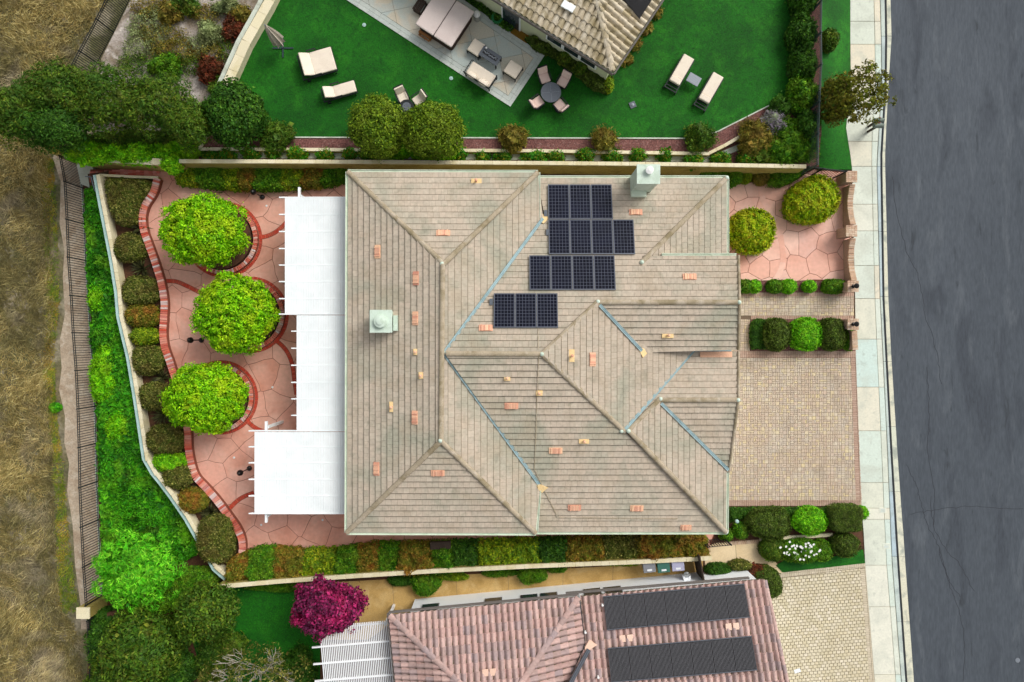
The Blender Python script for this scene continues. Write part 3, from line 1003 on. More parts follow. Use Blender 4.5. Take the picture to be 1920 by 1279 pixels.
# ------------------------------------------------------------------ the main house
PW, PE = 0.36, 0.27
ZW, ZE = 3.63, 2.95
cW = P(653, 323, ZW); cWs = P(651, 998, ZW); cE = P(1362, 333, ZE); cEs = P(1361, 997, ZE)
wW = Plane(PW, 0, (P(652, 660, ZW).x, 0, ZW))            # west slope rises to +x
wE_x = P(1008, 660, ZW).x
wE = Plane(-PW, 0, (wE_x, 0, ZW))
wN = Plane(0, -PW, (0, cW.y, ZW))
wS = Plane(0, PW, (0, cWs.y, ZW))
eN = Plane(0, -PE, (0, P(0, 334, ZE).y, ZE))
eS = Plane(0, PE, (0, P(0, 997, ZE).y, ZE))
eE = Plane(-PE, 0, (P(1362, 0, ZE).x, 0, ZE))
# second gable (over the garage) and front gable
zg1 = eN.at(1250, 567).z
g1S = Plane(0, PE, (0, eN.at(1250, 567).y, zg1))
zg2 = 3.98
g2y = P(0, 750, zg2).y
g2N = Plane(0, -PE, (0, g2y, zg2)); g2S = Plane(0, PE, (0, g2y, zg2))
eE2 = Plane(-PE, 0, (P(1362, 0, ZE).x, 0, ZE + 0.10))
FAC = [
    (wW, [(653, 323), (832, 495), (827, 827), (651, 998)]),
    (wN, [(653, 323), (1008, 324), (832, 495)]),
    (wE, [(1008, 324), (1018, 408), (833, 661), (1013, 912), (1004, 999), (827, 827), (832, 495)]),
    (wS, [(651, 998), (827, 827), (1004, 999)]),
    (eN, [(1006, 334), (1362, 334), (1204, 491), (1204, 480), (1383, 480), (1385, 567), (1120, 567), (1016, 664), (833, 662), (1022, 408)]),
    (eE, [(1362, 334), (1362, 500), (1204, 500), (1204, 491)]),
    (eS, [(833, 662), (1016, 664), (1172, 810), (1361, 997), (1004, 997), (1014, 912)]),
    (eE, [(1016, 664), (1120, 567), (1198, 645), (1310, 645), (1170, 808)]),
    (g1S, [(1120, 567), (1385, 567), (1383, 656), (1204, 661)]),
    (g2N, [(1170, 808), (1302, 657), (1383, 659), (1383, 750), (1237, 749), (1179, 807)]),
    (g2S, [(1237, 750), (1383, 750), (1366, 884)]),
    (eE2, [(1179, 807), (1237, 749), (1366, 884), (1362, 884), (1361, 997)]),
]
house = empty('house', P(1010, 660, 0))
tag(house, 'large tan tiled house with many hips and valleys in the middle of the lot', 'house')
roof = under_sheet(FAC).build('roof', 'roof_felt', house)
tl = []
for pl, poly in FAC:
    tl += facet(pl, poly, roof, 'roof_tile', [], cs=0.305, tw=0.30)
finish_roof(tl, roof, 'roof_tile', 300)

A3 = eS.at(1016, 664); N3 = eN.at(1120, 567)
for a, b in [(wN.at(653, 323), wN.at(832, 495)), (wN.at(1008, 324), wN.at(832, 495)), (wS.at(651, 998), wS.at(827, 827)), (wS.at(1004, 999), wS.at(827, 827)),
             (wW.at(827, 827), wW.at(830, 495)), (eS.at(838, 663), A3), (N3, A3), (eS.at(1172, 810), A3), (eE2.at(1361, 997), eE2.at(1179, 808)),
             (eN.at(1362, 334), eN.at(1204, 491)), (g1S.at(1385, 567), g1S.at(1122, 567)), (g2S.at(1383, 750), g2S.at(1238, 750)), (g2N.at(1237, 748), g2N.at(1180, 806))]:
    ridge(a, b, roof)
for a, b in [(wE.at(1018, 410), wE.at(833, 661)), (wE.at(833, 663), wE.at(1011, 908)), (eE.at(1124, 572), eE.at(1203, 658)), (g2N.at(1301, 656), g2N.at(1168, 809)), (eE2.at(1239, 756), eE2.at(1365, 881)),
             (g2N.at(1301, 656), g2N.at(1370, 656))]:
    valley(a, b, roof)
E3 = lambda pl, *pts: [pl.at(*p) for p in pts]
for pl, a, b in [(wW, (653, 323), (651, 998)), (wS, (651, 998), (1004, 999)), (wN, (1008, 324), (653, 323)), (eN, (1362, 334), (1010, 334)), (eS, (1006, 997), (1361, 997)),
                 (eE, (1362, 478), (1362, 334)), (eE2, (1361, 997), (1362, 886)), (eN, (1380, 480), (1242, 480)), (wE, (1008, 408), (1008, 324)), (wE, (1004, 999), (1010, 915))]:
    eave(pl.at(*a), pl.at(*b), roof)
# rake tiles on the two street gables
for pl, a, b in [(eN, (1384, 480), (1386, 567)), (g1S, (1384, 655), (1386, 567)), (g2N, (1384, 660), (1384, 750)), (g2S, (1366, 884), (1384, 750))]:
    ridge(pl.at(*a), pl.at(*b), roof, r=0.07)
for x, y, pl in [(1016, 664, eS), (832, 662, wE), (829, 495, wN), (826, 826, wS), (1121, 566, eN), (1385, 567, eN), (1238, 748, g2N), (1383, 750, g2N), (1203, 492, eN), (1178, 808, eE2), (1165, 808, eS), (1361, 997, eS), (1362, 334, eN)]:
    MB().lathe([(0.11, 0.02), (0.105, 0.10), (0.07, 0.15), (0.02, 0.165)], pl.at(x, y), 10).build('ridge_end_cap', 'mint_metal', roof, smooth=True)
for pts, pl in [([(1012, 404), (1022, 401), (1029, 410), (1019, 420), (1012, 416)], eN), ([(1196, 654), (1207, 653), (1213, 663), (1205, 671)], eE), ([(1006, 907), (1014, 908), (1028, 914), (1016, 924), (1009, 918)], eS), ]:
    q = [tuple(pl.at(x, y)[:2]) for x, y in pts]
    MB().prism(q, lambda x, y, pl=pl: pl.z(x, y), lambda x, y, pl=pl: pl.z(x, y) + .085).build('mortar_patch', 'mortar_patch', roof, bevel=0.02)
# terracotta attic vents
EST = {'W': wW, 'N': wN, 'S': wS, 'e': eN, 's': eS, 'x': eE, 'g': g1S}


def roof_vent(x, y, pl, size=(0.66, 0.30)):
    p = pl.at(x, y, 0.05)
    g = Vector((pl.a, pl.b, 0)); up = Vector((pl.a, pl.b, g.length ** 2)).normalized()
    s = Vector((up.y, -up.x, 0)).normalized(); n = s.cross(up).normalized()
    if n.z < 0: n = -n
    R = Matrix((s, up, n)).transposed().to_4x4()
    w, l = size
    def put(m, name, mat):
        o = m.build(name, mat, roof)
        o.matrix_basis = Matrix.Translation(p) @ R
        return o
    m = MB().box(-w / 2, w / 2, -l / 2, l / 2, -.02, .03)
    m.box(-w * .36, -w * .26, -l / 2, l / 2, .03, .075)
    m.box(w * .26, w * .36, -l / 2, l / 2, .03, .075)
    nseg = 5
    for i in range(nseg):
        a0, a1 = -w * .26 + w * .52 * i / nseg, -w * .26 + w * .52 * (i + 1) / nseg
        zz = .045 + .035 * math.sin(math.pi * (i + .5) / nseg)
        m.box(a0, a1, -l * .45, l * .45, .03, zz)
    put(m, 'roof_vent', 'terracotta')


for x, y, k in [(708, 472, 'W'), (780, 522, 'W'), (779, 597, 'W'), (778, 783, 'W'), (706, 879, 'W'), (831, 437, 'N'), (821, 887, 'S'), (1192, 398, 'e'), (1293, 519, 'e'), (911, 615, 'e'), (1111, 674, 'x'),
                (959, 761, 's'), (1042, 845, 's'), (1077, 952, 's'), (1194, 953, 's')]:
    roof_vent(x, y, EST[k])
roof_vent(1286, 989, EST['s'], (0.55, 0.28))
# flat ochre tiles with a pipe standing through them
for x, y, k, w in [(893, 340, 'N', .52), (735, 763, 'W', .5), (1252, 629, 'g', .56), (1072, 667, 'x', .6), (951, 709, 's', .3), (1011, 737, 's', .32), (1095, 827, 's', .5), (790, 704, 'W', .32), (780, 660, 'W', .3)]:
    pl = EST[k]; p = pl.at(x, y, 0.05)
    d = Vector((pl.a, pl.b)).normalized(); rz = math.atan2(d.y, d.x) - math.pi / 2
    b_ = MB().obox(p, (w, .26, .05), rz).build('pipe_flashing', 'mortar_patch', roof, bevel=0.01)
    m = MB().lathe([(0.05, 0), (0.05, .26), (0.075, .27), (0.075, .33), (0.03, .36)], p, 10)
    m.build('vent_pipe', 'terracotta', roof)
# walls under the eaves
w = MB()
def wallbox(x0, x1, y0, y1, z1): w.box(min(x0, x1), max(x0, x1), min(y0, y1), max(y0, y1), -.05, z1)
wallbox(cW.x + .6, wE_x - .6, cW.y - .6, cWs.y + .6, ZW - .05)
wallbox(wE_x - .6, cE.x - .6, cE.y - .6, cEs.y + .6, ZE - .08)
wallbox(cE.x - .6, P(1375, 0, 3).x, P(0, 486, 3.6).y, P(0, 640, 3.2).y, 3.2)
wallbox(cE.x - .6, P(1375, 0, 3).x, P(0, 668, 3).y, P(0, 870, 3).y, 3.0)
w.build('wall', 'stucco_main', house)
gx = P(1375, 0, 3).x
gd = MB().box(gx, gx + .05, P(0, 860, 0).y, P(0, 690, 0).y, 0, 2.2).build('garage_door', 'white_paint', house)
for i in range(4): MB().box(gx + .05, gx + .065, P(0, 855, 0).y, P(0, 695, 0).y, .08 + i * .54, .52 + i * .54).build('door_panel', 'white_paint', gd)
# flat red tile beside the garage gutter
q = [tuple(g2N.at(x, y)[:2]) for x, y in ((1312, 659), (1372, 659), (1372, 670), (1312, 670))]
MB().prism(q, lambda x, y: g2N.z(x, y), lambda x, y: g2N.z(x, y) + .075).build('new_roof_tile', 'terracotta', roof)
# chimney on the upper edge of the roof
tz = 5.3
c0, c1 = P(1194, 308, tz), P(1238, 345, tz)
ch = MB().box(c0.x + .06, c1.x - .06, c1.y + .06, c0.y - .06, 2.5, tz - .06).build('chimney', 'mint_metal', house)
cc = MB().box(c0.x, c1.x, c1.y, c0.y, tz - .06, tz).build('chimney_cap', 'mint_metal', ch, bevel=.01)
MB().lathe([(0.14, 0), (0.14, .10), (0.19, .11), (0.19, .2), (0.05, .24)], ((c0.x + c1.x) / 2 + .02, (c0.y + c1.y) / 2 + .15, tz), 16).build('flue', 'ceramic', ch, smooth=False)
m = MB().box(c0.x + .06, c1.x - .3, c1.y - .22, c1.y + .06, eN.z(0, c1.y) - .1, eN.z(0, c1.y) + .32)
m.build('cricket', 'gutter_mint', ch)
# boxed vent on the garden slope
bz = wW.at(715, 602).z
b0, b1 = P(695, 583, bz + .9), P(733, 622, bz + .9)
bx_ = MB().box(b0.x, b1.x, b1.y, b0.y, bz - .5, bz + .85).build('vent_box', 'mint_metal', house)
MB().box(b0.x - .05, b1.x + .05, b1.y - .05, b0.y + .05, bz + .85, bz + .9).build('vent_lid', 'mint_metal', bx_, bevel=.01)
cxm = ((b0.x + b1.x) / 2, (b0.y + b1.y) / 2, bz + .9)
MB().lathe([(.33, 0), (.33, .07), (.27, .08), (.27, .14), (.3, .15), (.3, .2), (.17, .23), (.17, .28), (.03, .3)], cxm, 24).build('vent_cap', 'mint_metal', bx_)
MB().box(b1.x + .05, b1.x + .25, b1.y + .05, b0.y - .2, bz - .2, bz + .55).build('side_box', 'mint_metal', bx_)

# solar panels
ROWS = [(1028, 346, 3, 'top row'), (1029, 412, 4, 'second row'), (993, 479, 4, 'third row'), (926, 550, 3, 'lowest row')]
ordn = ['first', 'second', 'third', 'fourth']
pn = math.atan(PE)
for (x0, y0, n, rw) in ROWS:
    for i in range(n):
        xa = x0 + i * 40.4; xb = xa + 39.2; yb = y0 + 64.5
        q = [eN.at(xa, y0, .14), eN.at(xb, y0, .14), eN.at(xb, yb, .14), eN.at(xa, yb, .14)]
        o = (q[0] + q[2]) / 2
        wx = (q[1] - q[0]).length; ly = (q[0] - q[3]).length
        t = link(bpy.data.objects.new('solar_panel', None), house)
        t.location = o; t.rotation_euler = (-pn, 0, 0)
        fr = MB()
        for (ax, bx, ay, by) in [(-wx / 2, wx / 2, ly / 2 - .035, ly / 2), (-wx / 2, wx / 2, -ly / 2, -ly / 2 + .035), (-wx / 2, -wx / 2 + .03, -ly / 2 + .035, ly / 2 - .035), (wx / 2 - .03, wx / 2, -ly / 2 + .035, ly / 2 - .035)]:
            fr.box(ax, bx, ay, by, -.03, .018)
        fr.build('panel_frame', 'panel_frame', t, local=True)
        MB().box(-wx / 2 + .02, wx / 2 - .02, -ly / 2 + .02, ly / 2 - .02, -.025, .004).build('backsheet', 'backsheet', t, local=True)
        ce = MB(); nx_, ny_ = 6, 10
        cw, cl = (wx - .08) / nx_, (ly - .09) / ny_
        for a in range(nx_):
            for b in range(ny_):
                u, v = -wx / 2 + .04 + a * cw, -ly / 2 + .045 + b * cl
                g_ = .006
                ce.add([(u + g_, v + g_, .009), (u + cw - g_, v + g_, .009), (u + cw - g_, v + cl - g_, .009), (u + g_, v + cl - g_, .009)], [(0, 1, 2, 3)])
        tag(ce.build('solar_cells', 'solar_cell', t, local=True), kind='stuff')
        m = MB()
        for sx in (-wx * .3, wx * .3): m.box(sx - .03, sx + .03, -ly * .4, ly * .4, -.13, -.03)
        m.build('mounting_rail', 'panel_frame', t, local=True)
for k, (x, y) in enumerate([(1023, 400), (1027, 436), (921, 566)]):
    p = eN.at(x, y, .1)
    MB().obox(p, (.16, .3, .1)).build('junction_box', 'slate_table', roof)
# conduit run over the roof
for pts, pl in [([(1010, 664), (1007, 740), (1002, 880), (1018, 914), (1046, 971), (1270, 973)], eS), ([(1008, 560), (1009, 655)], eN)]:
    m = MB()
    q = [pl.at(x, y, .07) for x, y in pts]
    for a, b in zip(q, q[1:]): m.tube(a, b, .016, n=5)
    m.build('conduit', 'ridge_tile', roof)

# ------------------------------------------------------------------ white patio cover
ZP = 2.75
pg = empty('patio_cover', P(600, 660, 0))
tag(pg, 'stepped white slatted patio cover along the garden side of the tan house', 'patio cover')
bays = [(534, y0, y1) for y0, y1 in zip([370, 402, 434, 466, 497, 528, 560], [402, 434, 466, 497, 528, 560, 590])]
bays += [(556, y0, y1) for y0, y1 in zip([590, 621, 653, 685, 717, 748, 779], [621, 653, 685, 717, 748, 779, 809])]
bays += [(477, y0, y1) for y0, y1 in zip([809, 838, 868, 899, 930], [838, 868, 899, 930, 963])]
xr = P(651, 0, ZP).x
for x, y0, y1 in bays:
    a, b = P(x, y0, ZP), P(x, y1, ZP)
    m = MB()
    nl = int((xr - a.x) / 0.085)
    for k in range(nl):
        u0 = a.x + (xr - a.x) * k / nl; u1 = a.x + (xr - a.x) * (k + 1) / nl
        m.box(u0 + .004, u1 - .004, b.y + .03, a.y - .03, ZP - .03, ZP - .004 * (k % 2) - .001 * (k % 5))
    tag(m.build('slat_bay', 'white_paint', pg), kind='stuff')
for x, ys_ in ((523, [370, 402, 434, 466, 497, 528, 560, 589]), (546, [621, 653, 685, 717, 748, 779]), (466, [808, 838, 868, 899, 930, 963])):
    for y in ys_:
        a = P(x, y, ZP)
        m = MB()
        m.add([(a.x, a.y - .03, ZP + .0), (a.x + .12, a.y - .03, ZP - .16), (xr, a.y - .03, ZP - .16), (xr, a.y - .03, ZP + .012), (a.x, a.y + .03, ZP + .0), (a.x + .12, a.y + .03, ZP - .16), (xr, a.y + .03, ZP - .16), (xr, a.y + .03, ZP + .012)],
              [(0, 1, 2, 3), (7, 6, 5, 4), (0, 3, 7, 4), (1, 0, 4, 5), (2, 1, 5, 6), (3, 2, 6, 7)])
        m.build('rafter', 'white_paint', pg)
for x, ya, yb in ((562, 352, 600), (584, 575, 820), (500, 790, 979)):
    a, b = P(x, ya, ZP - .3), P(x, yb, ZP - .3)
    MB().box(a.x - .05, a.x + .05, b.y, a.y, ZP - .36, ZP - .17).build('beam', 'white_paint', pg)
    for t in (.06, .5, .94):
        y = a.y + (b.y - a.y) * t
        MB().box(a.x - .07, a.x + .07, y - .07, y + .07, -.03, ZP - .36).build('post', 'white_paint', pg, bevel=.01)
# ------------------------------------------------------------------ flagstones
def joggle(poly, amp=0.05, step=0.35):
    """bend the joints a little, the same way for both neighbours"""
    out = []
    n = len(poly)
    for i in range(n):
        a, b = poly[i], poly[(i + 1) % n]
        if a > b: seg = [b, a]; rev = True
        else: seg = [a, b]; rev = False
        k = max(1, int(math.dist(a, b) / step))
        pts = [(seg[0][0] + (seg[1][0] - seg[0][0]) * j / k, seg[0][1] + (seg[1][1] - seg[0][1]) * j / k) for j in range(k + 1)]
        if rev: pts = pts[::-1]
        out += pts[:-1]
    return [(x + amp * math.sin(2.7 * y + 1.3 * x) + amp * .6 * math.sin(6.1 * y - 2 * x), y + amp * math.sin(2.9 * x - 1.1 * y + 1) + amp * .6 * math.sin(5.7 * x + 1.7 * y)) for x, y in out]


def voronoi(region, spacing, seed, jit=0.32):
    r = random.Random(seed)
    xs = [p[0] for p in region]; ys_ = [p[1] for p in region]
    pts = []
    y = min(ys_) - spacing; row = 0
    while y < max(ys_) + spacing:
        x = min(xs) - spacing + (spacing / 2 if row % 2 else 0)
        while x < max(xs) + spacing:
            pts.append((x + r.uniform(-jit, jit) * spacing, y + r.uniform(-jit, jit) * spacing)); x += spacing
        y += spacing * 0.88; row += 1
    cells = []
    for i, p in enumerate(pts):
        cell = [(p[0] - 3 * spacing, p[1] - 3 * spacing), (p[0] + 3 * spacing, p[1] - 3 * spacing), (p[0] + 3 * spacing, p[1] + 3 * spacing), (p[0] - 3 * spacing, p[1] + 3 * spacing)]
        for j, q in enumerate(pts):
            if i == j or math.dist(p, q) > 3.2 * spacing: continue
            mx, my = (p[0] + q[0]) / 2, (p[1] + q[1]) / 2
            dx, dy = q[0] - p[0], q[1] - p[1]
            B = 50
            l = math.hypot(dx, dy); dx /= l; dy /= l
            half = [(mx - dy * B, my + dx * B), (mx - dy * B - dx * B, my + dx * B - dy * B), (mx + dy * B - dx * B, my - dx * B - dy * B), (mx + dy * B, my - dx * B)]
            cell = clip(cell, half)
            if not cell: break
        if cell: cells.append(cell)
    return cells


def flagstones(region, parent, mat, spacing, seed, z=0.0, gap=0.012, name='flagstone', amp=0.05):
    for cell in voronoi(region, spacing, seed):
        q = clip(region, cell)
        if not q or abs(area2(q)) < 0.05: continue
        q = inset(joggle(q, amp), gap)
        if len(q) < 3 or area2(q) < 0.04: continue
        MB().prism(q, z - .03, z + random.uniform(-.002, .003)).build(name, mat, parent)


wave_px = [(294, 334), (286.5, 360), (272, 383), (266, 404), (268, 430), (277, 456), (286.5, 482), (295.5, 510), (303, 538), (307, 569), (306, 595), (304.5, 626), (308, 652), (316, 675), (324, 699), (338, 740), (347, 780), (351, 812), (352, 838), (357, 868), (366, 894),
           (384.5, 914.5), (405, 938), (426, 966), (444, 992), (453, 1015), (453, 1038), (445, 1062)]
PATIO = XY([(x + 4, y) for x, y in wave_px] + [(700, 1050), (1000, 1040), (1330, 1030), (1345, 990), (1330, 975), (690, 975), (690, 340), (660, 322), (330, 312), (300, 318)])
patio = structure('patio', PATIO, -.5, -.022, 'flag_joint')
flagstones(PATIO, patio, 'flagstone', 1.5, 11, 0.0)
FRONT = XY([(1352, 345), (1395, 345), (1445, 330), (1520, 318), (1592, 322), (1594, 430), (1600, 526), (1388, 526), (1340, 500)])
front = structure('courtyard', FRONT, -.5, -.022, 'flag_joint')
flagstones(FRONT, front, 'flagstone_pale', 1.18, 5, 0.0)

# flush brick bands crossing the patio
bm_flat = brick_mesh('brick', 0.10, 0.23, 0.05)
band_mesh = brick_mesh('brick', 0.095, 0.2, 0.05)


def band(pts, w=0.24, parent=patio, mat='brick_red', z=0.006):
    ln = smooth_line([P(x, y, z) for x, y in pts], 6)
    b = ribbon(ln, w, -.02, 0.002).build('brick_band', 'dark_mortar', parent)
    lay_bricks(ln, band_mesh if w < .3 else bm_flat, mat, b, 0.108, dz=-.016)


band([(478, 444), (495, 444), (512, 438), (526, 428), (540, 414)])
band([(308, 527), (330, 528), (352, 537), (372, 547), (384, 552)])
band([(515, 636), (535, 655), (547, 680), (552, 712), (556, 740)])
band([(457, 782), (470, 796), (486, 806), (510, 814)])
band([(428, 956), (444, 940), (458, 931), (476, 924)])
band([(522, 556), (531, 590), (530, 610), (516, 636)], mat='brick_red')
# ring band in the courtyard: smooth kerb of the same stone
ln = smooth_line([P(x, y, 0.004) for x, y in [(1424, 343), (1430, 372), (1445, 400), (1460, 430), (1467, 465), (1468, 492), (1460, 515), (1449, 528)]], 6)
for seg in range(0, len(ln) - 1, 5):
    ribbon(ln[seg:seg + 6], .30, -.02, .004).build('border_stone', 'flagstone_pale', front)

# wavy raised brick edging of the planting bed
WZ = 0.42
wl = smooth_line([P(x, y, WZ) for x, y in wave_px], 4)
edge = empty('brick_edging', P(320, 680, 0))
tag(edge, 'low wavy red brick planter wall curving along the salmon patio', 'planter wall')
ribbon(wl, 0.30, -.03, -0.09).build('wall_core', 'dark_mortar', edge)
cap = brick_mesh('brick', 0.105, 0.36, 0.09)
lay_bricks(wl, cap, 'brick', edge, 0.117, dz=-.045)

# three tree rings
RINGS = [(416, 448, 62, -2.0, 2.2), (466, 590, 62, -1.4, 1.5), (410, 746, 60, -1.9, 1.9)]
for k, (x, y, r, a0, a1) in enumerate(RINGS):
    t = empty('tree_ring', P(x, y, 0))
    tag(t, 'raised brick tree ring on the salmon patio under the %s round green tree' % ['first', 'middle', 'last'][k], 'planter ring', 'brick tree rings')
    c = P(x, y, .3); R = r * H / F
    ring = [Vector((c.x + R * math.cos(2 * math.pi * i / 48), c.y + R * math.sin(2 * math.pi * i / 48), .3)) for i in range(49)]
    ribbon(ring, .2, -.03, -.07).build('ring_core', 'dark_mortar', t)
    lay_bricks(ring, brick_mesh('brick', .1, .22, .08), 'brick', t, 0.115, dz=-.04)
    rr = [Vector((c.x + (R + .2) * math.cos(2 * math.pi * i / 48), c.y + (R + .2) * math.sin(2 * math.pi * i / 48), .006)) for i in range(49)]
    b = ribbon(rr, .17, -.02, .002).build('ring_band', 'dark_mortar', t)
    lay_bricks(rr, brick_mesh('brick', .1, .16, .05), 'brick_red', b, 0.118, dz=-.016)
    MB().lathe([(R - .1, .0), (R - .12, .24), (R * .5, .27), (.05, .28)], P(x, y, 0), 24).build('soil_fill', 'soil', t)

# brick stairs from the patio down to the garden gate
st = empty('garden_stairs', P(235, 318, 0))
tag(st, 'flight of red brick steps descending beside the stepped block wall', 'stairs')
ys0 = P(0, 309, 0).y; ys1 = P(0, 330, 0).y
xs_ = [300, 286, 270, 255, 240, 225, 210, 195, 168]
for i in range(8):
    zt = -0.02 - 0.13 * i
    xa, xb = P(xs_[i + 1], 0, zt).x, P(xs_[i], 0, zt).x
    s_ = MB().box(xa, xb + .02, ys1 - .02 * i, ys0 - .01, -1.4, zt - .06).build('step', 'dark_mortar', st)
    nb = 3 if i < 7 else 7
    for a in range(nb if i == 7 else 2):
        for b in range(4):
            n_ = nb if i == 7 else 2
            x0 = xa + (xb - xa) * a / n_; x1 = xa + (xb - xa) * (a + 1) / n_
            y0 = ys1 + (ys0 - ys1) * b / 4 - .02 * i; y1 = ys1 + (ys0 - ys1) * (b + 1) / 4 - .02 * i
            MB().box(x0 + .006, x1 - .006, y0 + .006, y1 - .006, zt - .06, zt + random.uniform(-.004, .004)).build('brick', 'brick_step', s_)
# landing by the gate
structure('landing', XY([(142, 303), (172, 306), (178, 335), (168, 352), (152, 345)], -1.0), -1.4, -1.0, 'concrete')

# ------------------------------------------------------------------ pavers
def pavers(region, parent, mat, rot, size, z=0.0, mode='mixed', name='pavers', gap=0.007, origin=(0, 0)):
    ca, sa = math.cos(rot), math.sin(rot)
    loc = [((x - origin[0]) * ca + (y - origin[1]) * sa, -(x - origin[0]) * sa + (y - origin[1]) * ca) for x, y in region]
    if area2(loc) < 0: loc = loc[::-1]
    u0, u1 = min(p[0] for p in loc), max(p[0] for p in loc); v0, v1 = min(p[1] for p in loc), max(p[1] for p in loc)
    rects = []
    w, h = size
    r = int((v1 - v0) / h) + 1; n = int((u1 - u0) / w) + 2
    for j in range(r):
        for i in range(n):
            off = (0.5 * w * (j % 2)) if mode == 'run' else 0
            a, b = u0 + i * w - off, v0 + j * h
            if mode == 'mixed':
                q = random.random()
                if q < .4: rects += [(a, b, a + w / 2, b + h), (a + w / 2, b, a + w, b + h)]
                elif q < .8: rects += [(a, b, a + w, b + h / 2), (a, b + h / 2, a + w, b + h)]
                else: rects += [(a, b, a + w, b + h)]
            else: rects.append((a, b, a + w, b + h))
    m = MB()
    for (a, b, c, d) in rects:
        q = clip(loc, [(a + gap, b + gap), (c - gap, b + gap), (c - gap, d - gap), (a + gap, d - gap)])
        if not q: continue
        zz = z + random.uniform(-.004, .003)
        k = inset(q, .006)
        if len(k) < 3 or len(k) != len(q): k = q if area2(q) > 0 else q[::-1]
        qq = q if area2(q) > 0 else q[::-1]
        wv = lambda p, hh: (origin[0] + p[0] * ca - p[1] * sa, origin[1] + p[0] * sa + p[1] * ca, hh)
        n_ = len(qq)
        vs = [wv(p, zz - .03) for p in qq] + [wv(p, zz - .005) for p in qq] + [wv(p, zz) for p in k]
        fs = [tuple(range(2 * n_, 3 * n_))]
        for s_ in (0, n_): fs += [(s_ + e, s_ + (e + 1) % n_, s_ + n_ + (e + 1) % n_, s_ + n_ + e) for e in range(n_)]
        m.add(vs, fs)
    return tag(m.build(name, mat, parent), kind='stuff')


DRIVE = [(1355, 548), (1601, 548), (1601, 599), (1408, 599), (1406, 658), (1605, 658), (1616, 949), (1345, 949)]
drive = structure('driveway', XY(DRIVE), -.5, -.024, 'paver_joint')
pavers(XY([(1355, 556), (1601, 556), (1601, 592), (1355, 592)]), drive, 'paver', 0, (.2, .2))
pavers(XY([(1355, 599), (1406, 599), (1406, 658), (1355, 658)]), drive, 'paver', 0, (.2, .2))
pavers(XY([(1345, 671), (1595, 671), (1605, 938), (1345, 938)]), drive, 'paver', 0, (.2, .2))
for reg in ([(1355, 548), (1601, 548), (1601, 556), (1355, 556)], [(1408, 592), (1601, 592), (1601, 599), (1408, 599)], [(1355, 658), (1605, 658), (1605, 664.5), (1355, 664.5)], [(1355, 664.5), (1605, 664.5), (1605, 671), (1355, 671)],
            [(1345, 938), (1616, 938), (1616, 949), (1345, 949)]):
    pavers(XY(reg), drive, 'paver_edge', 0, (.1, .22), mode='grid')
pavers(XY([(1595, 671), (1605, 671), (1616, 938), (1605, 938)]), drive, 'paver_edge', math.radians(2), (.25, .1), mode='grid')
SD = [(1372, 1092), (1467, 1074), (1622, 1056), (1640, 1279), (1672, Y1 - 60), (1460, Y1 - 60), (1400, 1279)]
sdrive = structure('neighbour_driveway', XY(SD), -.5, -.026, 'paver_joint')
sr = math.radians(5)
pavers(XY([(1372, 1098), (1467, 1084), (1613, 1066), (1631, 1279), (1642, 1500), (1430, 1500), (1400, 1279)]), sdrive, 'paver_cream', sr, (.225, .17), mode='run', gap=.013)
pavers(XY([(1440, 1079), (1467, 1074), (1622, 1056), (1623, 1064), (1467, 1083), (1440, 1087)]), sdrive, 'paver_cream_edge', sr, (.1, .25), mode='grid')
pavers(XY([(1613, 1067), (1623, 1065), (1640, 1279), (1655, 1500), (1643, 1500), (1631, 1279)]), sdrive, 'paver_cream_edge', math.radians(4), (.26, .1), mode='grid')

# ------------------------------------------------------------------ walls and fences
def block_wall(name, label, pts, ztop, zbase, w, mat_cap='wall_block', mat_face='wall_face', step=0.4, cat='wall', stagger=0.0, inner=None):
    """masonry wall with single cap blocks; pts are where its top shows; ztop may vary per point"""
    if not hasattr(ztop, '__len__'): ztop = [ztop] * len(pts)
    ln = [P(x, y, z) for (x, y), z in zip(pts, ztop)]
    t = empty(name, (ln[len(ln) // 2].x, ln[len(ln) // 2].y, zbase))
    tag(t, label, cat)
    ribbon(ln, w * .82, zbase - .3, -.09).build('wall_body', mat_face, t)
    st, L = along(ln, step)
    me = brick_mesh('cap_block', L - .006, w, .1, .01)
    for k, (p, d) in enumerate(st):
        o = mesh_obj('cap_block', me, mat_cap, t)
        o.location = p + Vector((0, 0, -.05 + random.uniform(-.004, .004)))
        o.rotation_euler = (0, 0, math.atan2(d.y, d.x))
    # courses on the faces
    return t


block_wall('block_wall', 'long cream block wall running behind the tan house and its chimney', [(335, 302), (700, 303.5), (1000, 305.5), (1280, 308), (1512, 312)], 2.0, 0, .2, step=.42)
block_wall('stepped_wall', 'stepped cream block wall climbing beside the red brick stairs', [(122, 290), (150, 295), (200, 298), (250, 301), (300, 303.5), (334, 304)], [.65, .85, 1.15, 1.5, 1.85, 2.0], -1.0, .34, step=.5)
pb = P(103, 281, .7)
o = MB().box(-.22, .22, -.2, .2, -2.0, .0).build('wall_pier', 'wall_face'); o.location = pb
MB().box(-.25, .25, -.23, .23, 0, .08).build('pier_cap', 'block_yellow', o, local=True, bevel=.015)
tag(o, 'yellowish square pier where the stepped wall meets the iron fence', 'pier')
block_wall('stair_wall', 'thin cream wall edging the lower side of the red brick steps', [(186, 328), (240, 331), (296, 333)], [.3, .35, .4], -1.0, .14, step=.4)
block_wall('terrace_wall', 'thin cream retaining wall edging the red mulch strip above the planted terrace', [(372, 279), (700, 281), (1000, 282.5), (1328, 288), (1360, 272), (1396, 251)], 1.62, Z_STRIP, .17, step=.42)
block_wall('low_side_wall', 'short cream wall stub closing the mulch strip below the dense dark tree', [(374, 278), (388, 250)], 1.62, Z_STRIP, .17)
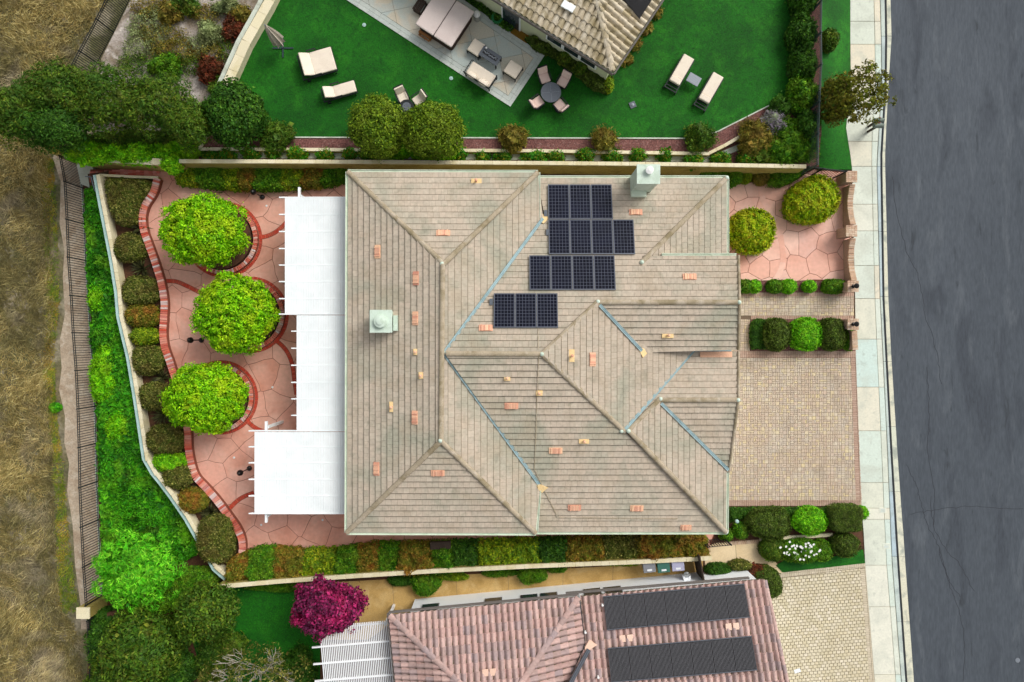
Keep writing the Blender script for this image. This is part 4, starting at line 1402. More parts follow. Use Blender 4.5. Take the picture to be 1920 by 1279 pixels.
block_wall('garden_wall', 'cream capped garden wall bending round the sloping green bank', WALL_W, .62, 0, .2, mat_face='wall_block', step=.45)
gw = bpy.data.objects['garden_wall']
ribbon([P(x, y, .5) for x, y in WALL_W], .16, -.9, 0, off=-.185).build('swale_ledge', 'swale', gw)
block_wall('diagonal_wall', 'wide pale block wall running diagonally between lawn and gravel bank', [(560, -110), (500, 10), (460, 80), (424, 160)], 2.1, Z_N, .5, step=.8, mat_face='wall_block')
gd_ = bpy.data.objects['diagonal_wall']
ribbon([P(x, y, 1.6) for x, y in [(545, -110), (485, 8), (446, 78), (410, 158)]], .22, .8, 0).build('drain_ledge', 'drain_concrete', gd_)
block_wall('boundary_wall', 'long pale wall between the clipped mixed hedge and the tan side path', [(408, 1101), (520, 1091), (660, 1081), (800, 1072), (1000, 1062), (1200, 1054), (1335, 1047)], 1.2, 0, .22, step=.45)
# concrete drain on the terrace
dr = ribbon([P(x, y, Z_STRIP) for x, y in [(388, 291), (700, 293), (1000, 295), (1330, 299), (1400, 270)]], .3, .9, .02).build('terrace_drain', 'drain_concrete')
tag(dr, kind='structure')


def iron_fence(name, label, tops, zt, zb, per=14, mat='black_iron', rails=(0.0, -.16), cat='fence', zts=None, zbs=None, thick=.014):
    """panels between tops (photo positions of the post tops)"""
    zts = zts or [zt] * len(tops); zbs = zbs or [zb] * len(tops)
    pos = [P(x, y, z) for (x, y), z in zip(tops, zts)]
    t = empty(name, (pos[0].x, pos[0].y, zbs[0]))
    tag(t, label, cat)
    for p, b in zip(pos, zbs):
        MB().box(p.x - .03, p.x + .03, p.y - .03, p.y + .03, b - .1, p.z + .05).build('post', mat, t)
    for i in range(len(pos) - 1):
        a, b = pos[i], pos[i + 1]
        for r in rails:
            MB().tube(a + Vector((0, 0, r)), b + Vector((0, 0, r)), .022, n=4).build('rail', mat, t)
        lo_a, lo_b = Vector((a.x, a.y, zbs[i] + .1)), Vector((b.x, b.y, zbs[i + 1] + .1))
        MB().tube(lo_a, lo_b, .02, n=4).build('rail', mat, t)
        me = None
        for k in range(1, per + 1):
            u = k / (per + 1)
            p = a.lerp(b, u); q = lo_a.lerp(lo_b, u)
            hh = p.z - q.z
            if me is None or abs(hh - h0) > .02:
                me = MB().box(-thick, thick, -thick, thick, 0, hh).mesh('picket'); h0 = hh
            o = mesh_obj('picket', me, mat, t)
            o.location = q
    return t


iron_fence('iron_fence', 'long black iron picket fence along the dirt track and dry field', FENCE_T, Z_FT, Z_FIELD + .02)
iron_fence('iron_fence', 'black iron picket fence below the cream pier at the dry field corner', [(163, 1165), (166, 1225), (169, 1290), (172, 1360)], Z_FT, Z_FIELD + .02, per=15)
iron_fence('iron_fence', 'black iron picket fence slanting above the gravel bank to the big trees', [(255, -110), (212, -30), (180, 35), (148, 95), (114, 160)], Z_FT + .2, Z_FIELD + .2, per=16)
iron_fence('iron_fence', 'green black iron fence between the dark lawn hedge and the street verge', [(1541, -110), (1541, 0), (1540, 60), (1541, 120), (1537, 190), (1535, 250), (1534, 308)], Z_N + 1.6, Z_N - .3, per=15, mat='green_iron')
iron_fence('iron_gate', 'small black iron gate opening into the pink courtyard beside the brick pier', [(1517, 312), (1545, 316), (1588, 321)], 1.5, 0.0, per=8, cat='gate')
# pillar between the two fences in the field corner
o = MB().box(-.33, .33, -.28, .28, -1.9, 0).build('wall_pier', 'wall_face'); o.location = P(157, 1149, Z_FT)
for i in range(2):
    MB().box(-.36 + i * .36, -.004 + i * .36, -.31, .31, 0, .09).build('cap_block', 'wall_block', o, local=True, bevel=.012)
tag(o, 'cream block pier at the lower end of the long iron fence', 'pier')

# brick street wall with piers
sw = empty('street_wall', P(1600, 430, 0))
tag(sw, 'swooping low brick wall between the pink courtyard and the sidewalk', 'wall')
SPANS = [((1599, 345), (1600, 421)), ((1600, 446), (1602, 526)), ((1603, 620), (1605, 656))]
brk = brick_mesh('brick', .085, .3, .09)
for a, b in SPANS:
    ln = []
    for i in range(13):
        u = i / 12
        dz = .30 * math.sin(math.pi * u) if b[1] - a[1] > 60 else .05
        zz = 0.95 - dz
        g0, g1 = P(*a, .95), P(*b, .95)
        p = g0.lerp(g1, u); p.z = zz; ln.append(p)
    ribbon(ln, .2, -.05, -.09).build('wall_core', 'mortar', sw)
    lay_bricks(ln, brk, 'brick_pale', sw, .095, dz=-.045)
for k, (x, y, lamp) in enumerate([(1597, 331, 0), (1597, 433, 0), (1600, 537, 1), (1600, 608, 1)]):
    p = P(x, y, 1.2)
    t = empty('brick_pier', (p.x, p.y, 0))
    tag(t, 'square brick pier of the street wall ' + ['beside the iron gate', 'midway along the pink courtyard', 'at the row of small clipped balls', 'at the big clipped balls by the driveway'][k], 'pier', 'brick piers of the street wall')
    MB().box(-.25, .25, -.25, .25, -.03, 1.12).build('pier_core', 'mortar', t, local=True)
    me = brick_mesh('brick', .145, .095, .08)
    for a in range(4):
        for b in range(6):
            o = mesh_obj('brick', me, 'brick_pale', t, local=True)
            o.location = (-.225 + a * .15, -.2525 + b * .101, 1.16 + random.uniform(-.003, .003))
    if lamp:
        q = empty('pier_lantern', (p.x, p.y, 1.2))
        tag(q, 'black lantern on the brick pier ' + ('at the row of small clipped balls' if k == 2 else 'at the big clipped balls by the driveway'), 'lantern', 'black pier lanterns')
        MB().lathe([(.1, 0), (.1, .03), (.04, .05), (.035, .16), (.09, .18), (.12, .34), (.14, .36), (.03, .46), (.015, .52)], (0, 0, 0), 12).build('lantern_body', 'black_lamp', q, local=True)
        MB().lathe([(.065, .19), (.1, .33), (.08, .335), (.05, .2)], (0, 0, 0), 12).build('lantern_glass', 'ceramic', q, local=True)
        MB().obox((-.12, 0, .1), (.16, .05, .05)).build('bracket', 'black_lamp', q, local=True)

# garden lamps on the patio
for k, (bx, by) in enumerate([(492, 370), (378, 638), (468, 878)]):
    p = P(bx, by, 0)
    t = empty('garden_lamp', p)
    tag(t, 'black post lamp on the salmon patio ' + ['beside the upper hedge', 'behind the middle round tree', 'at the edge of the wide white cover'][k], 'lamp', 'black post lamps')
    MB().lathe([(.14, 0), (.14, .05), (.11, .12), (.05, .16)], (0, 0, 0), 14).build('lamp_base', 'black_lamp', t, local=True)
    MB().tube((0, 0, .1), (0, 0, 1.15), .035, .03, 8).build('pole', 'black_lamp', t, local=True)
    MB().lathe([(.05, 1.1), (.12, 1.18), (.165, 1.3), (.15, 1.42), (.08, 1.5), (.03, 1.56)], (0, 0, 0), 14).build('lamp_head', 'black_lamp', t, local=True, smooth=True)
# little brass lights flush in the patio
for k, (x, y) in enumerate([(500, 386), (511, 726), (439, 858), (490, 984), (605, 975)]):
    o = MB().lathe([(.06, 0), (.06, .02), (.03, .03)], (0, 0, 0), 10).build('patio_light', 'ceramic'); o.location = P(x, y, 0.002)
    tag(o, 'small round pale light set flush in the salmon patio ' + ['by the first post lamp', 'beside the third round tree', 'by the third post lamp', 'below the wide white cover', 'near the lower house corner'][k], 'light', 'flush patio lights')
# black speaker box in the side hedge and hand rail by the stairs
t = empty('handrail', P(166, 330, -.3)); tag(t, 'bent grey metal handrail at the foot of the brick stairs', 'handrail')
pts = [P(160, 331, .1), P(171, 332, .15), P(174, 345, .1), P(178, 358, 0)]
m = MB()
for a, b in zip(pts, pts[1:]): m.tube(a, b, .03, n=6)
m.build('rail', 'grey_metal', t)
m = MB()
for a in (pts[1], pts[3]): m.tube(a, (a.x, a.y, -1.2), .025, n=6)
m.build('post', 'grey_metal', t)
# ------------------------------------------------------------------ house below: pink barrel tiles
zs1, zs2, ps = 3.3, 2.75, 0.30
th = math.atan2(34, 356)            # its eaves climb to the right of the picture
up = Vector((math.sin(th), -math.cos(th)))        # away from the tan house
ea, eb = P(729, 1152, zs1), P(1085, 1118, zs1)
sN = Plane(ps * up.x, ps * up.y, ea)
sW = Plane(ps * math.cos(th), ps * math.sin(th), ea)
sE = Plane(-ps * math.cos(th), -ps * math.sin(th), eb)
e4 = P(1405, 1087, zs2)
s4 = Plane(ps * up.x, ps * up.y, e4)
SF = [(sN, [(729, 1152), (1085, 1118), (938, 1342), (926, 1342)]),
      (sW, [(729, 1152), (926, 1342), (942, 1560), (770, 1560)]),
      (sE, [(1085, 1118), (1096, 1206), (1060, 1290), (960, 1560), (942, 1560), (938, 1342)]),
      (s4, [(1088, 1117), (1405, 1087), (1432, 1085), (1475, 1279), (1540, 1560), (960, 1560), (1060, 1290), (1098, 1208)])]
h2 = empty('house', P(1150, 1250, 0))
tag(h2, 'neighbouring house with pink barrel tile roof carrying two black collector banks', 'house')
r2 = under_sheet(SF).build('roof', 'roof_felt', h2)
tl = []
for pl, poly in SF: tl += facet(pl, poly, r2, 'barrel_pink', [], cs=.41, tw=.315, barrel=.085)
vis = [t for t in tl if np.mean(np.array(t[0]), 0)[1] > P(0, 1300, 3.5).y]
hid = [t for t in tl if np.mean(np.array(t[0]), 0)[1] <= P(0, 1300, 3.5).y]
vis.sort(key=lambda t: len(t[0]) < 14)
for t in vis[:300]:
    o_ = np.mean(np.array(t[0]), 0)
    me = bpy.data.meshes.new('roof_tile'); me.from_pydata([tuple(np.array(v) - o_) for v in t[0]], [], t[1])
    ob = mesh_obj('roof_tile', me, 'barrel_pink', r2); ob.location = Vector(o_)
m = MB()
for vs, fs in vis[300:] + hid: m.add(vs, fs)
tag(m.build('roof_tiles', 'barrel_pink', r2), kind='stuff')
for a, b in [(sN.at(731, 1154), sN.at(926, 1342)), (sN.at(1084, 1120), sN.at(936, 1342))]: ridge(a, b, r2, 'barrel_pink', step=.38, r=.15)
valley(s4.at(1104, 1216, .10), s4.at(1058, 1300, .12), r2, .22, 'panel_frame')
q = [tuple(s4.at(x, y)[:2]) for x, y in ((1104, 1198), (1119, 1207), (1106, 1215), (1098, 1222), (1096, 1212))]
MB().prism(q, lambda x, y: s4.z(x, y), lambda x, y: s4.z(x, y) + .16).build('mortar_patch', 'peach_tile', r2)
eave(eb, ea, r2, 'gutter_grey', .1)
eave(s4.at(1405, 1087), s4.at(1062, 1116), r2, 'gutter_grey', .1)
eave(sW.at(729, 1152), sW.at(770, 1560), r2, 'gutter_grey', .1)
ridge(s4.at(1434, 1088), s4.at(1476, 1279), r2, 'barrel_pink', step=.4, r=.1)
for x, y in ((1174, 1197), (1373, 1175), (917, 1261)):
    for dx in (-7, 7):
        p = s4.at(x + dx, y - dx * .09, .1) if x > 1090 else sN.at(x + dx, y - dx * .09, .1)
        MB().obox(p, (.3, .34, .07), th).build('vent_tile', 'peach_tile', r2, bevel=.02)
for x, y in ((1129, 1133), (1097, 1184), (1121, 1268)):
    MB().lathe([(.06, 0), (.06, .18), (.03, .2)], s4.at(x, y, .08), 10).build('vent_pipe', 'ceramic', r2)
# white side wall with dark windows under the eave
dirx = Vector((math.cos(th), math.sin(th), 0)); diry = Vector((-math.sin(th), math.cos(th), 0))
wa = Vector((ea.x, ea.y, 0)) - diry * .55 + dirx * .8
wl_ = (eb - ea).length + 8.6
m = MB()
o2 = wa
cs_ = [wa, wa + dirx * wl_, wa + dirx * wl_ - diry * 12, wa - diry * 12]
m.prism([(c.x, c.y) for c in cs_], -.05, 2.72).build('wall', 'stucco_white', h2)
for u in (1.0, 4.35, 6.25, 7.3, 9.6, 10.7):
    c = wa + dirx * u
    f_ = MB().obox((c.x + diry.x * .015, c.y + diry.y * .015, 1.5), (.92, .05, 1.0), th).build('window', 'panel_frame', h2)
    MB().obox((c.x + diry.x * .045, c.y + diry.y * .045, 1.5), (.82, .02, .9), th).build('pane', 'pane', f_)
# collector banks
for k, (A, B, Cc) in enumerate([((1131, 1119), (1396, 1095), (1138, 1181)), ((1139, 1216), (1410, 1193), (1146, 1279))]):
    a, b, c = [s4.at(x, y, .22) for x, y in (A, B, Cc)]
    du = (b - a) / 7
    dv = (c - a)
    n = du.cross(dv).normalized()
    if n.z < 0: n = -n
    for i in range(7):
        o_ = a + du * i
        t = link(bpy.data.objects.new('solar_collector', None), h2); t.location = o_
        e1 = du * .985
        def slab(u0, u1, v0, v1, z0, z1):
            cs2 = [(u0, v0), (u1, v0), (u1, v1), (u0, v1)]
            vs = [o_ + e1 * u + dv * v + n * z0 for u, v in cs2] + [o_ + e1 * u + dv * v + n * z1 for u, v in cs2]
            return vs, [(4, 5, 6, 7), (0, 1, 5, 4), (1, 2, 6, 5), (2, 3, 7, 6), (3, 0, 4, 7)]
        MB().add(*slab(0, 1, 0, 1, -.04, .0)).build('absorber', 'collector_dark', t)
        m = MB()
        for r_ in range(16): m.add(*slab(r_ / 16 + .012, (r_ + .62) / 16, .03, .97, 0, .03))
        tag(m.build('collector_ribs', 'collector', t), kind='stuff')
        for v in (0.0, 1.0): MB().tube(o_ + dv * v + n * .02, o_ + e1 + dv * v + n * .02, .03, n=6).build('header_pipe', 'panel_frame', t)
# slatted white arbour at its garden end
zp = 2.7
ar = empty('arbour', P(665, 1230, 0))
tag(ar, 'white slatted arbour beside the pink roof and magenta tree', 'arbour')
c00, c10 = P(598, 1174, zp), P(732, 1163, zp)
du = (c10 - c00); dv = Vector((du.y, -du.x, 0)).normalized() * 8.0
ns = 40
for i in range(ns):
    a = c00 + du * ((i + .5) / ns)
    rz = math.atan2(dv.y, dv.x)
    MB().obox(a + dv / 2, (dv.length, .042, .05), rz).build('slat', 'white_slat', ar)
dn = du.normalized()
for k, v in enumerate((.02, .13, .237, .345, .45, .56)):
    a = c00 + dv * v
    MB().obox((a + du / 2 - dn * .2) + Vector((0, 0, -.11 + (.14 if k in (1, 2, 3, 4) else 0))), (du.length + .45, .07, .09), math.atan2(dn.y, dn.x)).build('rafter', 'white_slat', ar)
for u in (.08, .92):
    for v in (.03, .5):
        p = c00 + du * u + dv * v
        MB().box(p.x - .06, p.x + .06, p.y - .06, p.y + .06, -.05, zp - .1).build('post', 'white_slat', ar)
# side path with its joints, bins and gate
structure('side_path', XY([(560, 1095), (700, 1088), (1000, 1070), (1318, 1052), (1318, 1100), (1060, 1120), (760, 1150), (690, 1200), (560, 1200)], 0), -.5, -.018, 'tan_concrete')
for a, b in zip([(740, 1150), (790, 1146), (858, 1140), (955, 1128), (1055, 1110), (1148, 1098)], [(735, 1085), (792, 1085), (855, 1080), (952, 1073), (1056, 1066), (1150, 1060)]):
    MB().add(*(lambda p, q: ([p + Vector((-.008, 0, 0)), p + Vector((.008, 0, 0)), q + Vector((.008, 0, 0)), q + Vector((-.008, 0, 0))], [(0, 1, 2, 3)]))(P(*a, -.014), P(*b, -.014))).build('path_joint', 'paver_joint', bpy.data.objects['side_path'])
fp = structure('front_path', XY([(1322, 1026), (1345, 1018), (1427, 1016), (1470, 1075), (1430, 1085), (1322, 1080)], 0), -.5, -.016, 'cream_concrete')
for a, b in [((1379, 1018), (1381, 1052)), ((1442, 1068), (1460, 1062))]:
    d = (P(*b) - P(*a)).normalized(); s = Vector((-d.y, d.x, 0)) * .01
    MB().add([P(*a, -.012) - s, P(*a, -.012) + s, P(*b, -.012) + s, P(*b, -.012) - s], [(0, 1, 2, 3)]).build('path_joint', 'paver_joint', fp)
edge_ = MB()
pavers(XY([(1362, 1016), (1428, 1011), (1430, 1018), (1364, 1023)]), fp, 'brick_pale', math.radians(4), (.11, .2), z=0.0, mode='grid', name='edge_bricks')
structure('edging_strip', XY([(1425, 1010), (1475, 1005), (1562, 1000), (1562, 1006), (1475, 1012), (1425, 1017)], .1), -.3, .1, 'wall_block')
structure('front_lawn', XY([(1455, 1060), (1480, 1045), (1560, 1044), (1618, 1030), (1622, 1056), (1467, 1073)], 0), -.3, .012, 'lawn')
structure('lower_lawn', XY([(430, 1098), (560, 1088), (600, 1150), (600, 1300), (520, 1400), (420, 1400), (360, 1200)], 0), -.5, -.01, 'lawn')
for k, (x, y, mt, w) in enumerate([(1217, 1061, 'bin_grey', 'grey'), (1244, 1061, 'bin_green', 'dark green'), (1271, 1058, 'bin_lavender', 'pale lavender')]):
    p = P(x, y, 1.0)
    t = empty('wheelie_bin', (p.x, p.y, 0), random.uniform(-.06, .06) + th)
    tag(t, '%s wheeled bin standing on the tan side path' % w, 'bin', 'wheeled bins on the side path')
    MB().add([(-.24, -.26, .06), (.24, -.26, .06), (.24, .24, .06), (-.24, .24, .06), (-.3, -.33, .98), (.3, -.33, .98), (.3, .3, .98), (-.3, .3, .98)],
             [(3, 2, 1, 0), (4, 5, 6, 7), (0, 1, 5, 4), (1, 2, 6, 5), (2, 3, 7, 6), (3, 0, 4, 7)]).build('bin_body', mt, t, local=True, bevel=.03)
    l = MB().box(-.33, .33, -.36, .34, .985, 1.04).build('lid', mt, t, local=True, bevel=.03)
    MB().box(-.13, .13, -.27, -.17, 1.041, 1.046).build('sticker', 'emblem', l, local=True)
    MB().tube((-.25, .36, .96), (.25, .36, .96), .02, n=6).build('handle', mt, t, local=True)
    for s in (-1, 1): MB().tube((s * .25, .26, .12), (s * .31, .26, .12), .12, n=12).build('wheel', 'black_lamp', t, local=True)
g = empty('side_gate', P(1315, 1068, 0)); tag(g, 'dark brown wooden side gate seen from above beside the bins', 'gate')
ga, gb = P(1312, 1043, 1.6), P(1321, 1092, 1.6)
for i in range(9):
    p = ga.lerp(gb, (i + .5) / 9)
    MB().obox((p.x, p.y, .83), (.05, .15, 1.55), math.atan2((gb - ga).y, (gb - ga).x) - math.pi / 2).build('plank', 'dark_wood', g)
MB().tube(ga, gb, .04, n=4).build('rail', 'dark_wood', g)
t = iron_fence('iron_gate', 'black iron gate panel at the end of the rusty side hedge', [(1327, 1026), (1371, 1022)], 1.4, .1, per=8, cat='gate', rails=(0,))
o = empty('meter_box', P(1287, 1075, .5)); tag(o, 'round grey utility meter on the white side wall', 'meter')
MB().obox(P(1287, 1082, .9), (.4, .25, .35), th).build('box', 'stucco_white', o, bevel=.02)
MB().lathe([(.16, 0), (.16, .09), (.1, .14), (.02, .15)], P(1287, 1077, 1.0), 16).build('dial', 'steel', o)
tag(MB().lathe([(.1, 0), (.1, .12), (.06, .15)], P(1381, 977, .5), 12).build('path_light', 'swale'), 'small turquoise globe light in the driveway bed', 'light')
m = MB().obox(P(826, 1022, .9), (1.1, .4, .25), .05); o = m.build('bench', 'dark_wood', bevel=.03)
MB().obox(P(826, 1022, .4), (.9, .3, .75), .05).build('base', 'dark_wood', o)
tag(o, 'dark bench tucked into the hedge behind the tan house', 'bench')
o = MB().obox(P(1495, 1258, 0.02), (.35, .2, .02), .3).build('folded_paper', 'emblem'); tag(o, 'white scrap of paper lying on the cream driveway', 'paper')

# ------------------------------------------------------------------ house above: tan barrel tiles
zn, pn_ = Z_N + 2.7, .3
corner = P(1150, 136, zn)
dA = (P(935, 1, zn) - corner).normalized(); dB = (P(1240, 1, zn) - corner).normalized()
upA = Vector((-dA.y, dA.x, 0)); upA = upA if upA.dot(dB) > 0 else -upA
upB = Vector((-dB.y, dB.x, 0)); upB = upB if upB.dot(dA) > 0 else -upB
nA = Plane(pn_ * upA.x, pn_ * upA.y, corner); nB = Plane(pn_ * upB.x, pn_ * upB.y, corner)
NF = [(nA, [(1150, 136), (1121, 0), (1076, -210), (600, -210), (935, 1)]), (nB, [(1150, 136), (1240, 1), (1380, -210), (1076, -210), (1121, 0)])]
h3 = empty('house', P(1000, -60, Z_N)); tag(h3, 'neighbouring house with mottled tan barrel tile roof above the dark green lawn', 'house')
r3 = under_sheet(NF).build('roof', 'roof_felt', h3)
tl = []
for pl, poly in NF: tl += facet(pl, poly, r3, 'barrel_tan', [], cs=.40, tw=.315, barrel=.085)
finish_roof(tl, r3, 'barrel_tan', 300)
ridge(nA.at(1148, 132), nA.at(1076, -210), r3, 'barrel_tan', step=.38, r=.16)
eave(P(600, -210, zn) if 0 else corner + dA * 14, corner, r3, 'gutter_grey', .1); eave(corner, corner + dB * 9, r3, 'gutter_grey', .1)
# wall with white framed windows
off = (upA * .32 + upB * .32)
wc = corner + off
wc.z = Z_N
pts = [wc, wc + dA * 14, wc + dA * 14 + dB * 9, wc + dB * 9]
MB().prism([(p.x, p.y) for p in pts], Z_N - .05, zn - .02).build('wall', 'stucco', h3)
ang = math.atan2(dA.y, dA.x)
for u, wd, zc_, hh in ((1.15, 1.0, Z_N + 1.5, .8), (2.15, 1.0, Z_N + 1.5, .8), (3.15, 1.0, Z_N + 1.5, .8), (5.75, 1.15, Z_N + 1.0, 2.0)):
    c = wc + dA * u - upA * .02
    f_ = MB().obox((c.x, c.y, zc_), (wd, .08, hh), ang).build('window', 'white_paint', h3)
    c = c - upA * .045
    MB().obox((c.x, c.y, zc_), (wd - .18, .02, hh - .18), ang).build('pane', 'pane', f_)
# black solar panels and white vents on it
for i in range(2):
    cs2 = [nB.at(x, y, .12) for x, y in (((1199, 36), (1230, -12), (1195, -62), (1160, -12)) if i == 0 else ((1232, -15), (1263, -63), (1228, -113), (1197, -65)))]
    t = MB().add([p for p in cs2] + [p + Vector((0, 0, .05)) for p in cs2], [(4, 5, 6, 7), (7, 6, 5, 4), (0, 1, 5, 4), (1, 2, 6, 5), (2, 3, 7, 6), (3, 0, 4, 7)]).build('solar_panel', 'collector_dark', h3)
t = MB()
for x, y in ((1060, 9), (1071, 15)):
    t.obox(nA.at(x, y, .12), (.33, .36, .09), ang)
t.build('roof_vent', 'white_paint', r3, bevel=.02)

# ------------------------------------------------------------------ upper lawn and its patio
LAWN = XY([(640, -280), (513, 0), (440, 150), (452, 215), (480, 250), (540, 256.5), (900, 257.5), (1290, 258.5), (1345, 246), (1440, 198), (1478, 178), (1484, 120), (1488, 0), (1490, -280)], Z_N)
structure('upper_lawn', LAWN, Z_N - .3, Z_N + .02, 'lawn')
ribbon([P(x, y, Z_N + .03) for x, y in [(540, 257.5), (900, 258.5), (1290, 259.5), (1345, 247), (1440, 199), (1479, 179)]], .06, Z_N - .1, .02).build('lawn_edging', 'drain_concrete')
tag(bpy.data.objects['lawn_edging'], kind='structure')
NP = [(500, -95), (650, 0), (957, 200), (1021, 104), (870, 0), (735, -93)]
zq = Z_N + .06
npat = structure('stone_patio', XY(NP, zq), Z_N - .2, zq - .03, 'patio_joint')
pc = [P(x, y, zq) for x, y in NP]
a33 = math.atan2((pc[2] - pc[1]).y, (pc[2] - pc[1]).x)
inner = inset(XY(NP, zq), .42)
ca = math.radians(12); sz = 1.22
r_ = [(x * math.cos(ca) + y * math.sin(ca), -x * math.sin(ca) + y * math.cos(ca)) for x, y in inner]
if area2(r_) < 0: r_ = r_[::-1]
for i in range(-20, 20):
    for j in range(5, 30):
        q = clip(r_, [(i * sz, j * sz), (i * sz + sz, j * sz), (i * sz + sz, j * sz + sz), (i * sz, j * sz + sz)])
        if not q or abs(area2(q)) < .03: continue
        q = inset(q, .008)
        if len(q) < 3: continue
        q = [(x * math.cos(ca) - y * math.sin(ca), x * math.sin(ca) + y * math.cos(ca)) for x, y in q]
        MB().prism(q, zq - .05, zq + random.uniform(-.002, .002)).build('patio_slab', 'patio_slab', npat)
ring = XY(NP, zq)
for i in range(len(ring)):
    a, b = Vector((*ring[i], 0)), Vector((*ring[(i + 1) % len(ring)], 0))
    d = (b - a).normalized(); s = Vector((-d.y, d.x, 0))
    if area2(ring) < 0: s = -s
    L = (b - a).length; n = max(1, int(L / .62))
    for k in range(n):
        for o0, o1 in ((.0, .2), (.21, .41)):
            p0, p1 = a + d * (L * k / n + .006 + (o0 if k == 0 else 0)), a + d * (L * (k + 1) / n - .006 - (o0 if k == n - 1 else 0))
            q = [(p0 + s * o0)[:2], (p1 + s * o0)[:2], (p1 + s * o1)[:2], (p0 + s * o1)[:2]]
            MB().prism([tuple(v) for v in q], zq - .05, zq + .003 + .0015 * (i % 3)).build('border_slab', 'patio_border', npat)

# ---- outdoor furniture (local: +x towards the feet / front)
def furn(name, label, cat, px, py, ang, zb=Z_N + .02, ztop=.4, group=None):
    p = P(px, py, zb + ztop)
    t = empty(name, (p.x, p.y, zb), math.radians(ang))
    return tag(t, label, cat, group)


def cush(t, x0, x1, y0, y1, z0, z1, mat='cushion', name='seat_cushion', bevel=.04):
    return MB().box(x0, x1, y0, y1, z0, z1).build(name, mat, t, local=True, bevel=bevel)


def chaise(label, px, py, ang, L=1.75, W=.6, wheels=True, double=False):
    t = furn('chaise_longue', label, 'chaise longue', px, py, ang, group='cushioned chaises on the upper lawn')
    zt = .32
    f = MB()
    for y in (-W / 2 - .03, W / 2 + .03): f.box(-L / 2 - .12, L / 2, y - .025, y + .025, zt - .08, zt)
    f.box(L / 2 - .05, L / 2, -W / 2, W / 2, zt - .07, zt - .01); f.box(-L / 2 - .12, -L / 2 - .07, -W / 2, W / 2, zt - .07, zt - .01)
    f.build('frame', 'black_iron', t, local=True)
    for x in (-L / 2 + .1, L / 2 - .15):
        for y in (-W / 2 - .03, W / 2 + .03): MB().box(x - .025, x + .025, y - .025, y + .025, 0, zt - .08).build('leg', 'black_iron', t, local=True)
    hb = -L / 2 + L * .32
    cush(t, hb, L / 2 - .02, -W / 2, W / 2, zt, zt + .11)
    n = 2 if double else 1
    # raised back: slanted slab
    b = MB().obox((hb - L * .14, 0, zt + .23), (L * .34, W, .11), math.pi, .62)
    b.build('back_cushion', 'cushion', t, local=True, bevel=.04)
    m = MB().obox((hb - L * .145, 0, zt + .15), (L * .36, W + .02, .03), math.pi, .62)
    m.build('backrest', 'black_iron', t, local=True)
    for y in (-W / 2 - .06, W / 2 + .06):
        a = MB().box(hb - .1, hb + .38, y - .025, y + .025, zt + .22, zt + .26)
        a.box(hb - .1, hb - .06, y - .02, y + .02, zt, zt + .22).box(hb + .34, hb + .38, y - .02, y + .02, zt, zt + .22)
        a.build('armrest', 'black_iron', t, local=True)
    if wheels:
        for y in (-W / 2 - .08, W / 2 + .08): MB().tube((-L / 2 + .12, y - .02, .1), (-L / 2 + .12, y + .02, .1), .1, n=14).build('wheel', 'black_iron', t, local=True)


chaise('wide double chaise with beige cushion beside the folded umbrella', 596, 117, 16, 1.75, 1.22, double=True)
chaise('narrow beige chaise beside the wide double chaise', 637, 169, 16, 1.72, .6)


def flat_chaise(label, px, py, ang, L=1.6, W=.6):
    t = furn('chaise_longue', label, 'chaise longue', px, py, ang, group='cushioned chaises on the upper lawn')
    zt = .32
    f = MB()
    for y in (-W / 2 - .03, W / 2 + .03): f.box(-L / 2 - .36, L / 2, y - .025, y + .025, zt - .08, zt)
    for x in (-L / 2 - .36, -L / 2 - .2, -L / 2 - .05, L / 2 - .05): f.box(x, x + .05, -W / 2, W / 2, zt - .07, zt - .01)
    f.build('frame', 'black_iron', t, local=True)
    for x in (-L / 2 - .25, L / 2 - .15):
        for y in (-W / 2 - .03, W / 2 + .03): MB().box(x - .025, x + .025, y - .025, y + .025, 0, zt - .08).build('leg', 'black_iron', t, local=True)
    cush(t, -L / 2 + .32, L / 2, -W / 2, W / 2, zt, zt + .12)
    cush(t, -L / 2, -L / 2 + .31, -W / 2, W / 2, zt + .01, zt + .2, name='head_cushion', bevel=.05)
    for y in (-W / 2 - .05, W / 2 + .05):
        MB().tube((-L / 2 - .3, y - .02, .08), (-L / 2 - .3, y + .02, .08), .08, n=12).build('wheel', 'black_iron', t, local=True)


flat_chaise('beige chaise nearer the mottled roof, beside the small grey side table', 1278, 131, 60)
flat_chaise('beige chaise nearer the dark hedge, beside the small grey side table', 1333, 165, 60)
t = furn('side_table', 'small grey metal side table between two beige chaises', 'side table', 1301, 149, -30, ztop=.45)
o = MB().box(-.34, .34, -.25, .25, .43, .46).build('table_top', 'grey_metal', t, local=True, bevel=.03)
m = MB()
for i in range(9): m.box(-.28 + i * .065, -.25 + i * .065, -.2, .2, .461, .468)
tag(m.build('lattice', 'slate_dot', o, local=True), kind='stuff')
for x in (-.28, .28):
    for y in (-.2, .2): MB().tube((x, y, 0), (x, y, .43), .018, n=6).build('leg', 'grey_metal', t, local=True)


